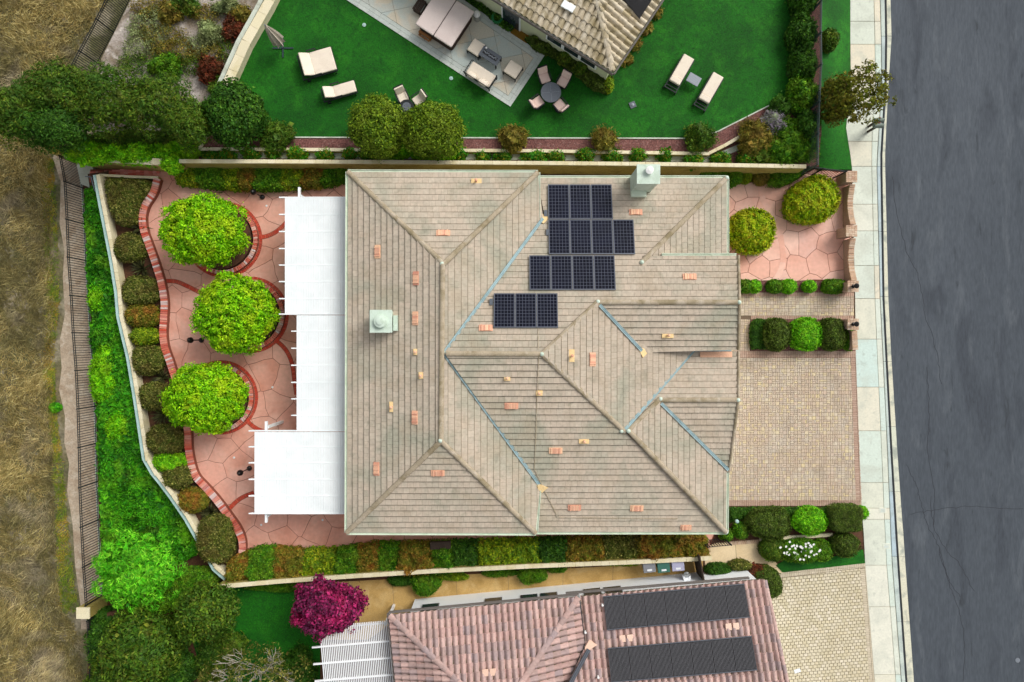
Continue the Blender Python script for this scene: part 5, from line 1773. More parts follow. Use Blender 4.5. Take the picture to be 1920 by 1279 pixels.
def dining_chair(label, px, py, ang, group, mat='cushion_pink'):
    t = furn('garden_chair', label, 'chair', px, py, ang, group=group)
    cush(t, -.22, .28, -.25, .25, .38, .48, mat)
    MB().obox((-.30, 0, .66), (.42, .5, .09), math.pi, 1.15).build('back_cushion', mat, t, local=True, bevel=.03)
    MB().obox((-.36, 0, .64), (.5, .54, .03), math.pi, 1.15).build('backrest', 'black_iron', t, local=True)
    MB().box(-.26, .3, -.28, .28, .34, .375).build('seat_frame', 'black_iron', t, local=True, bevel=.01)
    for y in (-.3, .3):
        a = MB().box(-.28, .24, y - .025, y + .025, .58, .61); a.box(.2, .24, y - .02, y + .02, .36, .58)
        a.build('armrest', 'black_iron', t, local=True)
    MB().lathe([(.27, 0), (.27, .03), (.05, .06), (.05, .34)], (0, 0, 0), 14).build('swivel_base', 'black_iron', t, local=True)


def round_table(label, px, py, r, h=.72, stone=True):
    t = furn('round_table', label, 'table', px, py, 0, ztop=h)
    o = MB().lathe([(r - .01, h - .04), (r, h - .02), (r - .01, h), (.01, h + .001)], (0, 0, 0), 28).build('table_top', 'slate_table' if stone else 'black_iron', t, local=True)
    if stone:
        d = MB()
        for k in range(4):
            for i in range(8):
                u = .08 + i * (r - .12) / 8; a = k * math.pi / 2 + .1
                d.lathe([(.012, h + .001), (.012, h + .006), (.004, h + .007)], (u * math.cos(a), u * math.sin(a), 0), 6)
        tag(d.build('drainage_dots', 'slate_dot', o, local=True), kind='stuff')
    else:
        MB().lathe([(r * .6, h + .001), (r * .55, h + .02), (r * .4, h + .02), (.01, h + .004)], (0, 0, 0), 20).build('inset', 'slate_table', o, local=True)
    MB().tube((0, 0, .05), (0, 0, h - .04), .06, n=10).build('pedestal', 'black_iron', t, local=True)
    MB().lathe([(.3, 0), (.28, .04), (.06, .07)], (0, 0, 0), 16).build('foot', 'black_iron', t, local=True)


round_table('round grey stone table among four pale chairs on the lawn', 1033, 173, .53)
for lab, x, y, a in (('toward the patio sofa', 1021, 146, -70), ('nearest the house corner', 1056, 153, -120), ('nearest the stone patio tip', 1008, 192, 35), ('toward the mulch strip', 1050, 198, 130)):
    dining_chair('pale cushioned swivel chair at the round stone table, ' + lab, x, y, a, 'chairs at the round stone table')
round_table('small round black table half under the paired round trees', 762, 200, .38, .55, False)
dining_chair('beige chair at the small black table, nearer the chaises', 755, 182, -65, 'chairs at the small black table', 'cushion')
dining_chair('beige chair at the small black table, nearer the stone patio', 785, 188, -145, 'chairs at the small black table', 'cushion')

ap = math.degrees(a33)
zb = zq


def lounge(name, label, px, py, ang, W, D, cat, arms=True, pillows=0):
    t = furn(name, label, cat, px, py, ang, zb, .4)
    cush(t, -D / 2, D / 2, -W / 2, W / 2, .3, .45)
    if pillows:
        for i in range(pillows):
            w = W / pillows
            y0 = -W / 2 + i * w
            v = MB().lathe([(.01, -.1), (.16, -.08), (.24, 0), (.16, .08), (.01, .1)], (0, 0, 0), 16)
            o = v.build('back_pillow', 'cushion', t, local=True, smooth=True)
            o.location = (-D / 2 + .02, y0 + w / 2, .58); o.scale = (.9, w / .5, 1.1); o.rotation_euler = (0, .5, 0)
    MB().box(-D / 2 - .02, D / 2 + .02, -W / 2 - .02, W / 2 + .02, .24, .295).build('seat_frame', 'black_iron', t, local=True)
    for x in (-D / 2, D / 2):
        for y in (-W / 2, W / 2): MB().box(x - .025, x + .025, y - .025, y + .025, 0, .5 if arms else .34).build('leg', 'black_iron', t, local=True)
    if arms:
        m = MB()
        m.tube((-D / 2 - .12, -W / 2 - .03, .8), (-D / 2 - .12, W / 2 + .03, .8), .022, n=6)
        m.tube((-D / 2 - .02, -W / 2 - .03, .3), (-D / 2 - .12, -W / 2 - .03, .8), .022, n=6); m.tube((-D / 2 - .02, W / 2 + .03, .3), (-D / 2 - .12, W / 2 + .03, .8), .022, n=6)
        m.build('back_frame', 'black_iron', t, local=True)
        for i in range(7):
            y = -W / 2 + W * (i + .5) / 7
            MB().tube((-D / 2 - .03, y, .3), (-D / 2 - .12, y, .8), .01, n=4).build('back_bar', 'black_iron', t, local=True)
        for y in (-W / 2 - .04, W / 2 + .04):
            a = MB()
            a.tube((-D / 2 - .08, y, .6), (D / 2, y, .58), .025, n=6)
            for k in range(4): a.tube((-D / 2 + .1 + k * D / 5, y, .3), (-D / 2 + .1 + k * D / 5, y, .58), .01, n=4)
            a.build('armrest', 'black_iron', t, local=True)
    return t


lounge('garden_sofa', 'beige two seat sofa with iron back at the patio edge', 902, 140, ap + 90, 1.45, .72, 'sofa', True, 2)
lounge('ottoman', 'square beige cushioned ottoman beside the hot tub end of the fire table', 893, 89, ap, .72, .68, 'ottoman', False)
lounge('ottoman', 'square beige cushioned ottoman beside the lawn tip of the stone patio', 962, 130, ap, .72, .74, 'ottoman', False)
t = furn('fire_table', 'long dark fire table with a burner tray between two beige ottomans', 'fire table', 919, 104, ap, zb, .55)
o = MB().box(-.55, .55, -.28, .28, .48, .54).build('table_top', 'slate_table', t, local=True, bevel=.01)
MB().box(-.42, .42, -.09, .09, .541, .56).build('burner_tray', 'collector_dark', o, local=True)
m = MB()
for i in range(26): m.lathe([(.028, 0), (.03, .02), (.01, .045)], (-.38 + i * .03, random.uniform(-.05, .05), .56), 6)
tag(m.build('fire_glass', 'slate_dot', o, local=True), kind='stuff')
for x in (-.5, .5):
    for y in (-.24, .24): MB().box(x - .03, x + .03, y - .03, y + .03, 0, .48).build('leg', 'black_iron', t, local=True)
o = MB().lathe([(.035, 0), (.05, .04), (.05, .12), (.04, .13)], (0, 0, 0), 14).build('mug', 'ceramic')
o.location = P(912, 91, zb + .56); o.location.z = zb + .545; tag(o, 'white mug on the corner of the dark fire table', 'mug')

# hot tub
ht = P(834, 33, zb + .95)
t = empty('hot_tub', (ht.x, ht.y, zb), a33); tag(t, 'square hot tub under a folded pale pink cover on the stone patio', 'hot tub')
MB().box(-1.02, 1.02, -1.02, 1.02, 0, .82).build('tub_body', 'tub_skirt', t, local=True, bevel=.16)
for s in (-1, 1):
    x0, x1 = (-1.1, -.012) if s < 0 else (.012, 1.1)
    o = MB().box(x0, x1, -1.1, 1.1, .83, .95).build('cover_half', 'tub_cover', t, local=True, bevel=.07)
MB().box(-.04, .04, -1.08, 1.08, .84, .90).build('cover_hinge', 'cover_trim', t, local=True)
for s in (-1, 1): MB().obox((s * .7, -1.07, .7), (.08, .03, .3)).build('cover_strap', 'cover_trim', t, local=True)
def steps(label, px, py, ang, mat):
    t = furn('step_stool', label, 'step', px, py, ang, zb, .35)
    for k in range(3): MB().box(-.35, .35, -.22 + k * .15, -.09 + k * .15, .3 + 0.0 * k, .34).build('slat', mat, t, local=True)
    for x in (-.31, .31): MB().box(x - .025, x + .025, -.22, .2, 0, .3).build('leg', mat, t, local=True)
    MB().box(-.33, .33, -.3, -.235, .14, .18).build('lower_slat', mat, t, local=True)
steps('small orange wooden step below the hot tub cover', 799, 60, ap, 'wood')
steps('dark weathered wooden step beside the upper side of the hot tub', 786, 9, ap + 90, 'dark_wood')
t = furn('waste_bin', 'round steel bin beside the hot tub', 'bin', 894, 26, 0, zb, .6)
MB().lathe([(.16, 0), (.17, .02), (.17, .55)], (0, 0, 0), 18).build('bin_body', 'steel', t, local=True)
MB().lathe([(.18, .55), (.18, .6), (.12, .66), (.02, .68)], (0, 0, 0), 18).build('lid', 'ceramic', t, local=True)
o = MB().box(-.5, .5, -.36, .36, 0, .05).build('door_mat', 'mat_brown', bevel=.01); o.location = P(979, 61, zq); o.location.z = zq + .0; o.rotation_euler.z = a33
tag(o, 'brown mat in front of the neighbour glass door', 'door mat')
structure('door_landing', XY([(955, 62), (978, 82), (1008, 62), (985, 44)], Z_N + .05), Z_N - .1, Z_N + .052, 'patio_border')
t = empty('garden_hose', P(932, 35, Z_N)); tag(t, 'coiled green garden hose in the dark planting bed', 'hose')
m = MB()
for r in (.2, .24, .28):
    for zz in (.05, .09):
        for i in range(18):
            a0, a1 = 2 * math.pi * i / 18, 2 * math.pi * (i + 1) / 18
            c = P(932, 33, Z_N + .4); c.z = Z_N + .3
            m.tube(c + Vector((r * math.cos(a0), r * math.sin(a0), zz)), c + Vector((r * math.cos(a1), r * math.sin(a1), zz)), .022, n=5)
m.build('coil', 'hose', t)
m = MB(); m.tube(P(932, 33, Z_N), P(932, 33, Z_N) + Vector((0, 0, .32)), .14, n=10); m.build('hose_pot', 'hose', t)
o = MB().lathe([(.12, 0), (.15, .2), (.16, .22), (.13, .22), (.12, .1), (.01, .1)], (0, 0, 0), 16).build('plant_pot', 'grey_metal'); o.location = P(957, 52, Z_N); tag(o, 'small grey pot at the edge of the stone patio', 'pot')

# folded umbrella on a cross base
p = P(531, 91, Z_N)
t = empty('folded_umbrella', (p.x, p.y, Z_N), 0.0); tag(t, 'closed grey umbrella on a cross base near the diagonal wall', 'umbrella')
m = MB().box(-.55, .55, -.04, .04, .03, .07); m.box(-.04, .04, -.5, .5, .03, .07); m.build('cross_base', 'green_iron', t, local=True)
MB().tube((0, 0, .05), (0, 0, 2.75), .03, n=8).build('pole', 'grey_metal', t, local=True)
m = MB()
nseg = 24; prof = [(.10, .75), (.27, .85), (.22, 1.5), (.14, 2.1), (.07, 2.5), (.03, 2.62)]
vs = []
for r, z in prof:
    for i in range(nseg):
        a = 2 * math.pi * i / nseg; k = 1 + .35 * (1 if i % 3 == 0 else -.25)
        vs.append((r * k * math.cos(a) + .05 * (2.6 - z) * .5, r * k * math.sin(a), z))
fs = [(k * nseg + i, k * nseg + (i + 1) % nseg, (k + 1) * nseg + (i + 1) % nseg, (k + 1) * nseg + i) for k in range(len(prof) - 1) for i in range(nseg)]
m.add(vs, fs).build('canopy', 'umbrella_cloth', t, local=True)
MB().obox((-.02, 0, 1.7), (.4, .1, .08)).build('tie_strap', 'cover_trim', t, local=True)
for x, y, w in ((683, 47, 'near the stone patio edge'), (846, 147, 'by the sofa')):
    o = MB().lathe([(.1, 0), (.1, .03), (.05, .035), (.05, .05), (.01, .05)], (0, 0, 0), 16).build('sprinkler_lid', 'swale'); o.location = P(x, y, Z_N + .03)  # sprinkler box lid set in the turf, not a lamp
    tag(o, 'small round grey lid in the dark lawn ' + w, 'lid')
o = MB().box(-.16, .16, -.16, .16, 0, .05).build('valve_box', 'slate_table'); o.location = P(1186, 197, Z_N + .02); o.rotation_euler.z = .4
MB().lathe([(.08, .05), (.08, .07), (.02, .08)], (0, 0, 0), 12).build('lid', 'grey_metal', o, local=True); tag(o, 'square slate coloured valve box in the lawn', 'valve box')

# mailboxes on the pavement
for k, (x, y) in enumerate([(1649, 225), (1648, 235)]):
    p = P(x, y, 1.15)
    t = empty('mailbox', (p.x, p.y, 0)); tag(t, 'grey green curb mailbox on a post, ' + ('nearer the street tree' if k == 0 else 'on the side away from the street tree'), 'mailbox', 'pair of curb mailboxes')
    n = 8; vs = []
    for x_ in (-.25, .25):
        vs += [(x_, -.11, 1.0), (x_, -.11, 1.13)] + [(x_, -.11 * math.cos(math.pi * i / n), 1.13 + .1 * math.sin(math.pi * i / n)) for i in range(1, n)] + [(x_, .11, 1.13), (x_, .11, 1.0)]
    c_ = len(vs) // 2
    MB().add(vs, [(i, (i + 1) % c_, c_ + (i + 1) % c_, c_ + i) for i in range(c_)] + [tuple(range(c_ - 1, -1, -1)), tuple(range(c_, 2 * c_))]).build('box', 'mailbox', t, local=True)
    MB().box(.25, .262, -.09, .09, 1.01, 1.18).build('door', 'mailbox', t, local=True)
    MB().box(-.05, .05, -.05, .05, -.03, 1.0).build('post', 'dark_wood', t, local=True)
    MB().box(-.05, .06, .115, .125, 1.1, 1.22).build('flag', 'brick_red', t, local=True)
# ------------------------------------------------------------------ trees and shrubs of the main garden
for k, (x, y, rx, ry) in enumerate([(382, 433, 80, 67), (441, 589, 76, 75), (386, 746, 74, 65)]):
    tree('round bright green patio tree in a brick ring, ' + ['beside the upper hedge', 'the middle one', 'nearest the wide white cover'][k], x, y, .28, 2.1, rx, ry, 1.35, 'leaf_bright',
         nclump=150, per=110, leaf=.13, crad=.3, jit=.09, zmin=-.5, fill=.2, group='round trees on the patio', name='round_tree')
# courtyard topiary with stone edging
for k, (x, y, rx, ry, rt, ox, oy) in enumerate([(1409, 433, 43, 42, 0, 0, 6), (1523, 376, 51, 42, .5, -5, 4)]):
    ball('mottled yellow green dome shrub in the pink courtyard, ' + ['beside the tan roof', 'beside the street wall'][k], x, y, rx, ry, 0, 1.25, 'leaf_topiary', rot=rt, leaf=.11, dens=1700, lump=.1, lscale=4, ragged=.05, name='dome_shrub', group='courtyard domes', fill=.35)
    t = empty('stone_ring', P(x + ox, y + oy, 0)); tag(t, 'curved stone edging round the courtyard dome shrub ' + ['beside the tan roof', 'beside the street wall'][k], 'edging')
    e_ = ell(x + ox, y + oy, rx - 3, ry - 3, .15, rt, n=40)
    ln = [Vector((*p, .15)) for p in e_ + [e_[0]]]
    ribbon(ln, .14, -.03, -.05).build('ring_core', 'mortar', t)
    lay_bricks(ln, brick_mesh('edging_stone', .13, .17, .07), 'brick_pale', t, .14, name='edging_stone', dz=-.035)
# hedges of the courtyard
def hedge(label, pts, z0, h, mat, zt=None, **kw):
    kw.setdefault('rnd', .22); kw.setdefault('dens', 1500); kw.setdefault('leaf', .065)
    return shrub(label, XY(pts, z0 + h * .6 if zt is None else zt), z0, h, mat, cat='hedge', name='hedge', **kw)
hedge('dark green square hedge between the chimney wall and the courtyard', [(1312, 312), (1390, 312), (1393, 340), (1370, 352), (1364, 345), (1362, 332), (1314, 328)], 0, .9, 'leaf_box_mid')
ball('small yellow shrub wedged between two courtyard hedges', 1399, 330, 10, 14, 0, .7, 'leaf_yellow', dens=2500)
ball('loose olive shrub with yellow tips among the courtyard hedges', 1428, 330, 16, 17, 0, .75, 'leaf_bronze', dens=2200, lump=.2)
hedge('bright clipped hedge beside the small iron gate', [(1446, 313), (1513, 314), (1508, 326), (1488, 340), (1462, 350), (1440, 346)], 0, .85, 'leaf_box_mid')
# row of balls beside the walkway
structure('walk_bed', XY([(1386, 527), (1590, 527), (1590, 548), (1386, 548)]), -.3, -.005, 'mulch')
for x, r, rz_, mt, lb, sq in [(1397, 13, 12, 'leaf_box_mid', 'dark clipped block by the house, first in the walkway row', 3), (1415, 12, 12, 'leaf_box_bright', 'light green ball, second in the walkway row', 2), (1453, 14, 12, 'leaf_box_mid', 'dark green ball, third in the walkway row', 2.6),
                              (1479, 14, 13, 'leaf_box_bright', 'light green ball, fourth in the walkway row', 2.2), (1518, 12, 11, 'leaf_box_bright', 'light green ball standing alone in the walkway row', 2), (1565, 22, 13, 'leaf_box_mid', 'long dark green clipped block by the street pier', 3)]:
    ball(lb, x, 537, r, rz_, 0, .6, mt, sq=sq, leaf=.08, dens=2000, lump=.05, ragged=.03, group='clipped row beside the walkway')
structure('drive_bed', XY([(1408, 599), (1604, 599), (1606, 658), (1408, 658)]), -.3, -.003, 'mulch')
ball('flat dark green ground shrub at the house end of the driveway bed', 1424, 627, 17, 28, 0, .35, 'leaf_deep', sq=5, rnd=.12, leaf=.06, dens=2400)
ball('big dark clipped dome in the bed between walkway and driveway', 1456, 627, 25, 31, 0, 1.0, 'leaf_box_dark', sq=2.4, leaf=.08, dens=1900, lump=.06, lscale=3, ragged=.03)
ball('big bright green clipped dome in the bed between walkway and driveway', 1510, 627, 29, 31, 0, 1.0, 'leaf_box_bright', sq=2.4, leaf=.08, dens=1900, lump=.06, lscale=3, ragged=.03)
ball('dark clipped dome near the lantern pier beside the driveway', 1561, 627, 23, 30, 0, .95, 'leaf_box_dark', sq=2.8, leaf=.08, dens=1900, lump=.06, lscale=3, ragged=.03)
ball('low bright shrub at the foot of the lantern pier', 1592, 636, 12, 21, 0, .5, 'leaf_box_mid', sq=3, leaf=.06, dens=2600)
# bed beyond the driveway
shrub('low dark green ground cover filling the bed beyond the driveway', XY([(1364, 951), (1560, 951), (1560, 968), (1480, 975), (1400, 968), (1366, 978)]), 0, .3, 'leaf_deep', rnd=.15, leaf=.07, dens=1500, name='ground_cover', cat='ground cover')
ball('wide dark green clipped dome in the bed beyond the driveway', 1440, 981, 42, 29, 0, .95, 'leaf_box_dark', sq=2.6, leaf=.08, dens=1900, lump=.06, lscale=3, ragged=.03, wobble=.06)
ball('pointed bright lime clipped dome in the bed beyond the driveway', 1517, 977, 34, 27, 0, .95, 'leaf_box_bright', sq=1.7, leaf=.08, dens=1900, lump=.06, lscale=3, ragged=.03)
ball('square dark clipped block near the sidewalk beyond the driveway', 1583, 971, 31, 25, 0, .9, 'leaf_box_dark', sq=5, rnd=.15, leaf=.055, dens=3000, lump=.05)
ball('little bright green ball at the sidewalk corner of the driveway', 1617, 962, 10, 12, 0, .5, 'leaf_box_bright', leaf=.08, dens=1800, ragged=.03)
ball('small green ball next to the turquoise light', 1389, 995, 14, 15, 0, .6, 'leaf_box_mid', leaf=.08, dens=1800, ragged=.03)
ball('small green ball half under the roof corner', 1362, 1003, 13, 11, 0, .55, 'leaf_box_mid', leaf=.08, dens=1800, ragged=.03)
# neighbour's front bed
ball('dull green shrub between the cream path and the white flowers', 1450, 1030, 25, 22, 0, .7, 'leaf_olive', leaf=.055, dens=2800, sq=2.6)
o = ball('shrub covered in white flowers by the cream driveway', 1500, 1033, 42, 22, 0, .8, 'leaf_box_mid', leaf=.08, dens=1600, lump=.25, lscale=3)
pv = []
for i in range(46):
    a = rng.uniform(0, 6.28); q = math.sqrt(rng.uniform(0, 1))
    c = P(1498 + 40 * q * math.cos(a), 1031 + 19 * q * math.sin(a), .8)
    for k in range(6):
        b = k * math.pi / 3
        r = rng.uniform(.045, .065)
        pv += [(c.x, c.y, c.z + .02), (c.x + r * math.cos(b - .5), c.y + r * math.sin(b - .5), c.z + .04), (c.x + r * 1.25 * math.cos(b), c.y + r * 1.25 * math.sin(b), c.z + .03), (c.x + r * math.cos(b + .5), c.y + r * math.sin(b + .5), c.z + .04)]
fl = mesh_obj('blossoms', np_mesh('blossoms', np.array(pv) - np.array(o.location), 4), 'petal', o, local=True); fl['kind'] = 'stuff'
ball('rounded green shrub touching the white flowers', 1541, 1033, 20, 20, 0, .7, 'leaf_box_mid', leaf=.08, dens=1800, ragged=.03)
ball('olive green clipped ball nearest the street on the small dark lawn', 1585, 1022, 26, 22, 0, .9, 'leaf_box_dark', leaf=.08, dens=1800, ragged=.03)
ball('dark leafy shrub beside the wooden side gate', 1347, 1070, 24, 13, 0, .7, 'leaf_deep', leaf=.07, dens=2200, lump=.2)
ball('dark bronze shrub at the front path', 1388, 1060, 22, 9, 0, .6, 'leaf_mottled', leaf=.07, dens=2200, lump=.2)
ball('dark red tipped shrub against the white front wall', 1420, 1071, 22, 11, 0, .7, 'leaf_burgundy', leaf=.07, dens=2200, lump=.2)
shrub('curved dark clipped hedge wrapping the pink roof corner', XY([(1413, 1068), (1440, 1062), (1458, 1072), (1466, 1092), (1464, 1112), (1452, 1121), (1438, 1121), (1436, 1095), (1415, 1082)], .5), 0, .85, 'leaf_box_dark', rnd=.25, leaf=.08, dens=1800, ragged=.03, cat='hedge', name='hedge')
# hedge on the upper side of the patio, plant by plant
HN = [(336, 372, 'leaf_yellow', 'olive and gold'), (372, 420, 'leaf_box_mid', 'green'), (420, 452, 'leaf_yellow', 'yellow green'), (452, 478, 'leaf_rust', 'orange tinged'), (478, 530, 'leaf_box_mid', 'mid green'), (530, 568, 'leaf_yellow', 'bright yellow green'), (568, 604, 'leaf_rust', 'rusty'), (604, 652, 'leaf_box_mid', 'deep green')]
bot = lambda x: 345 + 10 * math.sin((x - 340) / 310 * math.pi * 1.05) if x < 620 else 346 - (x - 620) * .35
def uneven(a, b, top, btm, k, n=6, m=5):
    """outline of one hedge plant between photo columns a and b, its joins to the neighbours uneven"""
    xs2 = [a + (b - a) * i / n for i in range(n + 1)]
    t_ = [(x, top(x)) for x in xs2]; b_ = [(x, btm(x)) for x in reversed(xs2)]
    jog = lambda x, y, q: (x + 5 * math.sin(y / 7.0 + q * 2.1) + 3 * math.sin(y / 3.3 + q), y)
    rgt = [jog(b + 3, top(b) + (btm(b) - top(b)) * i / m, b) for i in range(1, m)]
    lft = [jog(a - 3, btm(a) + (top(a) - btm(a)) * i / m, a) for i in range(1, m)]
    return t_ + rgt + b_ + lft


for k, (a, b, mt, w) in enumerate(HN):
    shrub('%s shrub of the upper patio hedge, %s from the brick stairs' % (w, ['first', 'second', 'third', 'fourth', 'fifth', 'sixth', 'seventh', 'eighth'][k]), XY(uneven(a, b, lambda x: 309, bot, k), .6), 0, .8 + .06 * math.sin(k * 2.3), mt, rnd=.16, leaf=.1, dens=1500, lump=.16, ragged=.06,
          name='hedge_plant', cat='hedge', group='mixed hedge above the patio')
# mixed hedge on the lower side
HS = [(432, 470, 'leaf_rust', 'rust and olive'), (468, 516, 'leaf_box_mid', 'dark topped green'), (514, 572, 'leaf_rust', 'rusty red'), (570, 632, 'leaf_yellow', 'yellow green'), (630, 672, 'leaf_box_mid', 'dark green'), (670, 712, 'leaf_rust', 'brown tinged'), (710, 752, 'leaf_box_mid', 'light green'), (750, 808, 'leaf_rust', 'square rust brown'),
      (812, 850, 'leaf_box_mid', 'fresh green'), (848, 900, 'leaf_deep', 'glossy dark green'), (896, 1012, 'leaf_yellow', 'long yellow green'), (1010, 1062, 'leaf_deep', 'dark leafy'), (1060, 1130, 'leaf_rust', 'orange brown'), (1128, 1200, 'leaf_mottled', 'olive brown'), (1198, 1262, 'leaf_rust', 'fiery rust'), (1260, 1324, 'leaf_rust', 'rust topped end')]
words_ = ['first', 'second', 'third', 'fourth', 'fifth', 'sixth', 'seventh', 'eighth', 'ninth', 'tenth', 'eleventh', 'twelfth', 'thirteenth', 'fourteenth', 'fifteenth', 'sixteenth']
def tp(x):
    t = [(430, 1052), (455, 1038), (480, 1028), (520, 1026), (545, 1031), (620, 1032), (700, 1020), (800, 1018), (900, 1016), (1000, 1013), (1130, 1009), (1330, 1004)]
    for (a, ya), (b, yb) in zip(t, t[1:]):
        if a <= x <= b: return ya + (yb - ya) * (x - a) / (b - a)
    return 1052 if x < 430 else 1004
bt = lambda x: 1093 - (x - 430) * (1093 - 1042) / (1330 - 430) + 3 * math.sin(x / 40) - 1
for k, (a, b, mt, w) in enumerate(HS):
    shrub('%s shrub of the long rear hedge, %s from the brick planter' % (w, words_[k]), XY(uneven(a, b, tp, bt, k), .55), 0, (1.0 if w.startswith(('square', 'fiery', 'rust t', 'orange')) else .85) + .08 * math.sin(k * 1.9), mt, rnd=.2, leaf=.12 if mt in ('leaf_deep', 'leaf_lime', 'leaf_yellow') else .1,
          dens=1400, lump=.22, lscale=2.2, ragged=.07, name='hedge_plant', cat='hedge', group='mixed hedge behind the tan house')
# planting bed inside the wavy brick edging
shrub('large speckled shrub at the head of the wavy planter', XY([(197, 337), (240, 336), (284, 340), (279, 356), (264, 380), (257, 402), (258, 420), (240, 424), (222, 420), (208, 395)], .5), .05, .75, 'leaf_mottled', leaf=.095, dens=1500, lump=.1, lscale=3, ragged=.05, rnd=.3, group='shrubs in the wavy planter', name='planter_shrub')
BED = [(243, 465, 26, 26, 'leaf_mottled', 'small speckled shrub, second clipped one in the wavy planter', 2.6), (263, 545, 31, 26, 'leaf_mottled', 'wide speckled shrub across from the brick band', 3.2),
       (267, 592, 29, 20, 'leaf_rust', 'reddish speckled shrub in the wavy planter', 3), (271, 630, 25, 15, 'leaf_yellow', 'low yellow green plant in the wavy planter', 2.6), (277, 675, 28, 27, 'leaf_mottled', 'speckled shrub across from the middle post lamp', 3), (289, 743, 25, 25, 'leaf_mottled', 'square speckled shrub behind the third round tree', 3.5),
       (311, 824, 33, 27, 'leaf_mottled', 'wide speckled shrub where the garden wall bends', 3.2), (318, 866, 30, 18, 'leaf_lime', 'loose light green plant at the bend of the garden wall', 2), (333, 893, 25, 23, 'leaf_mottled', 'dark speckled shrub below the wall bend', 2.6), (362, 938, 26, 22, 'leaf_rust', 'small rusty shrub in the narrow end of the planter', 2.6),
       (405, 1010, 35, 46, 'leaf_mottled', 'large oval speckled shrub at the tail of the wavy planter', 2.4)]
for x, y, rx, ry, mt, lb, sq in BED:
    ball(lb, x, y, rx, ry, .05, .75, mt, sq=sq, leaf=.095, dens=1500, lump=.1, lscale=3, ragged=.05, rnd=.35, group='shrubs in the wavy planter', name='planter_shrub')
for x, y, n, L, w in [(262, 424, 50, .75, 'first'), (262, 503, 60, .8, 'second'), (300, 708, 46, .7, 'third'), (303, 778, 56, .8, 'fourth'), (352, 912, 40, .5, 'fifth'), (391, 962, 60, .75, 'sixth')]:
    spiky('dark spiky flax clump in the wavy planter, %s down from the stairs' % w, x, y, .05, n, L, 'leaf_flax', 'flax clumps in the wavy planter')

# ------------------------------------------------------------------ green bank, field, lawns
zfn = lambda x, y: slope_z(x, y)
bank_poly = [(fence_xy[1].x + .35, fence_xy[1].y)] + [(p.x + .3, p.y) for p in fence_xy[2:]] + [(p.x - .35, p.y) for p in reversed(wall_xy[1:-2])]
v = shrub_verts(bank_poly, 0, .35, rnd=.2, leaf=.2, dens=330, lump=.45, lscale=1.0, tilt=.9, aspect=.28, zf=zfn, ragged=.08, fill=.5)
tag(mesh_obj('bank_planting', np_mesh('bank_planting', v, 4), 'leaf_slope'), 'dense bright green ground cover on the bank below the garden wall', 'ground cover', kind='stuff')
for k, (x, y, rx, ry, mt, w) in enumerate([(186, 560, 20, 22, 'leaf_slope_yellow', 'yellow green mound on the bank across from the middle round tree'), (198, 700, 28, 58, 'leaf_slope_yellow', 'long yellow green mound on the bank across from the third round tree'), (226, 800, 26, 26, 'leaf_slope_yellow', 'small lime mound on the bank above the wall bend'),
                                           (180, 380, 14, 34, 'leaf_slope', 'low green mound on the bank beside the handrail'), (185, 490, 16, 26, 'leaf_slope', 'leafy green mound on the bank across from the first round tree'), (190, 630, 20, 26, 'leaf_slope', 'grassy green mound on the bank across from the middle lamp')]):
    c = P(x, y, -.7)
    zb_ = float(slope_z(c.x, c.y)[0])
    ball(w, x, y, rx, ry, zb_, .65, mt, leaf=.13, dens=1000, lump=.3, lscale=2.5, aspect=.4, tilt=.9, wobble=.12, name='bank_shrub', ragged=.06)
c = P(255, 930, -.6)
ball('broad deep green mat of shrubs filling the lower bank', 290, 935, 70, 95, -.9, .6, 'leaf_slope', leaf=.13, dens=700, lump=.3, lscale=1.6, aspect=.4, tilt=.9, rot=.45, wobble=.08, name='bank_shrub', ragged=.06)
ball('dark green low shrub in front of the bare soil triangle', 350, 1090, 60, 26, -.3, .6, 'leaf_box_mid', leaf=.1, dens=1100, lump=.15, rot=.15, rnd=.4)
tree('feathery bright green tree spreading over the lower end of the iron fence', 258, 1068, -1.1, .9, 88, 78, 1.1, 'leaf_willow', nclump=190, per=56, leaf=.26, crad=.3, jit=.32, aspect=.17, name='willow_tree', zmin=-.1, fill=.05)
# field grass: tufts of blades
def blades(region, n, L, mat, name, label, zf, wdt=.02, clump=0.0, lean=.8):
    a = np.array(region); lo, hi = a.min(0), a.max(0)
    pts = lo + rng.uniform(size=(int(n * 1.0 * np.prod(hi - lo) / (abs(area2(region)) / 2)), 2)) * (hi - lo)
    if clump:
        cen = pts[rng.choice(len(pts), max(4, len(pts) // 14))]
        pts = cen[rng.integers(0, len(cen), len(pts))] + rng.normal(0, clump, (len(pts), 2))
    pts = pts[inside(pts, region)]
    N = len(pts)
    ang = 2.2 * wob(pts, .5) + rng.normal(0, 1.0, N)
    ln_ = L * rng.uniform(.5, 1.3, N)
    d = np.stack([np.cos(ang) * lean, np.sin(ang) * lean, np.full(N, .6)], 1) + .25 * rng.normal(size=(N, 3))
    d[:, 2] = np.abs(d[:, 2]); d = unit(d)
    s = unit(np.cross(d, np.array([0, 0, 1.0]))) * wdt
    b = np.stack([pts[:, 0], pts[:, 1], np.full(N, zf)], 1)
    v = np.empty((N, 4, 3)); v[:, 0] = b - s; v[:, 1] = b + s; v[:, 2] = b + d * ln_[:, None] + s * .2; v[:, 3] = b + d * ln_[:, None] - s * .2
    o = mesh_obj(name, np_mesh(name, v.reshape(-1, 3), 4), mat)
    return tag(o, label, 'grass', kind='stuff')


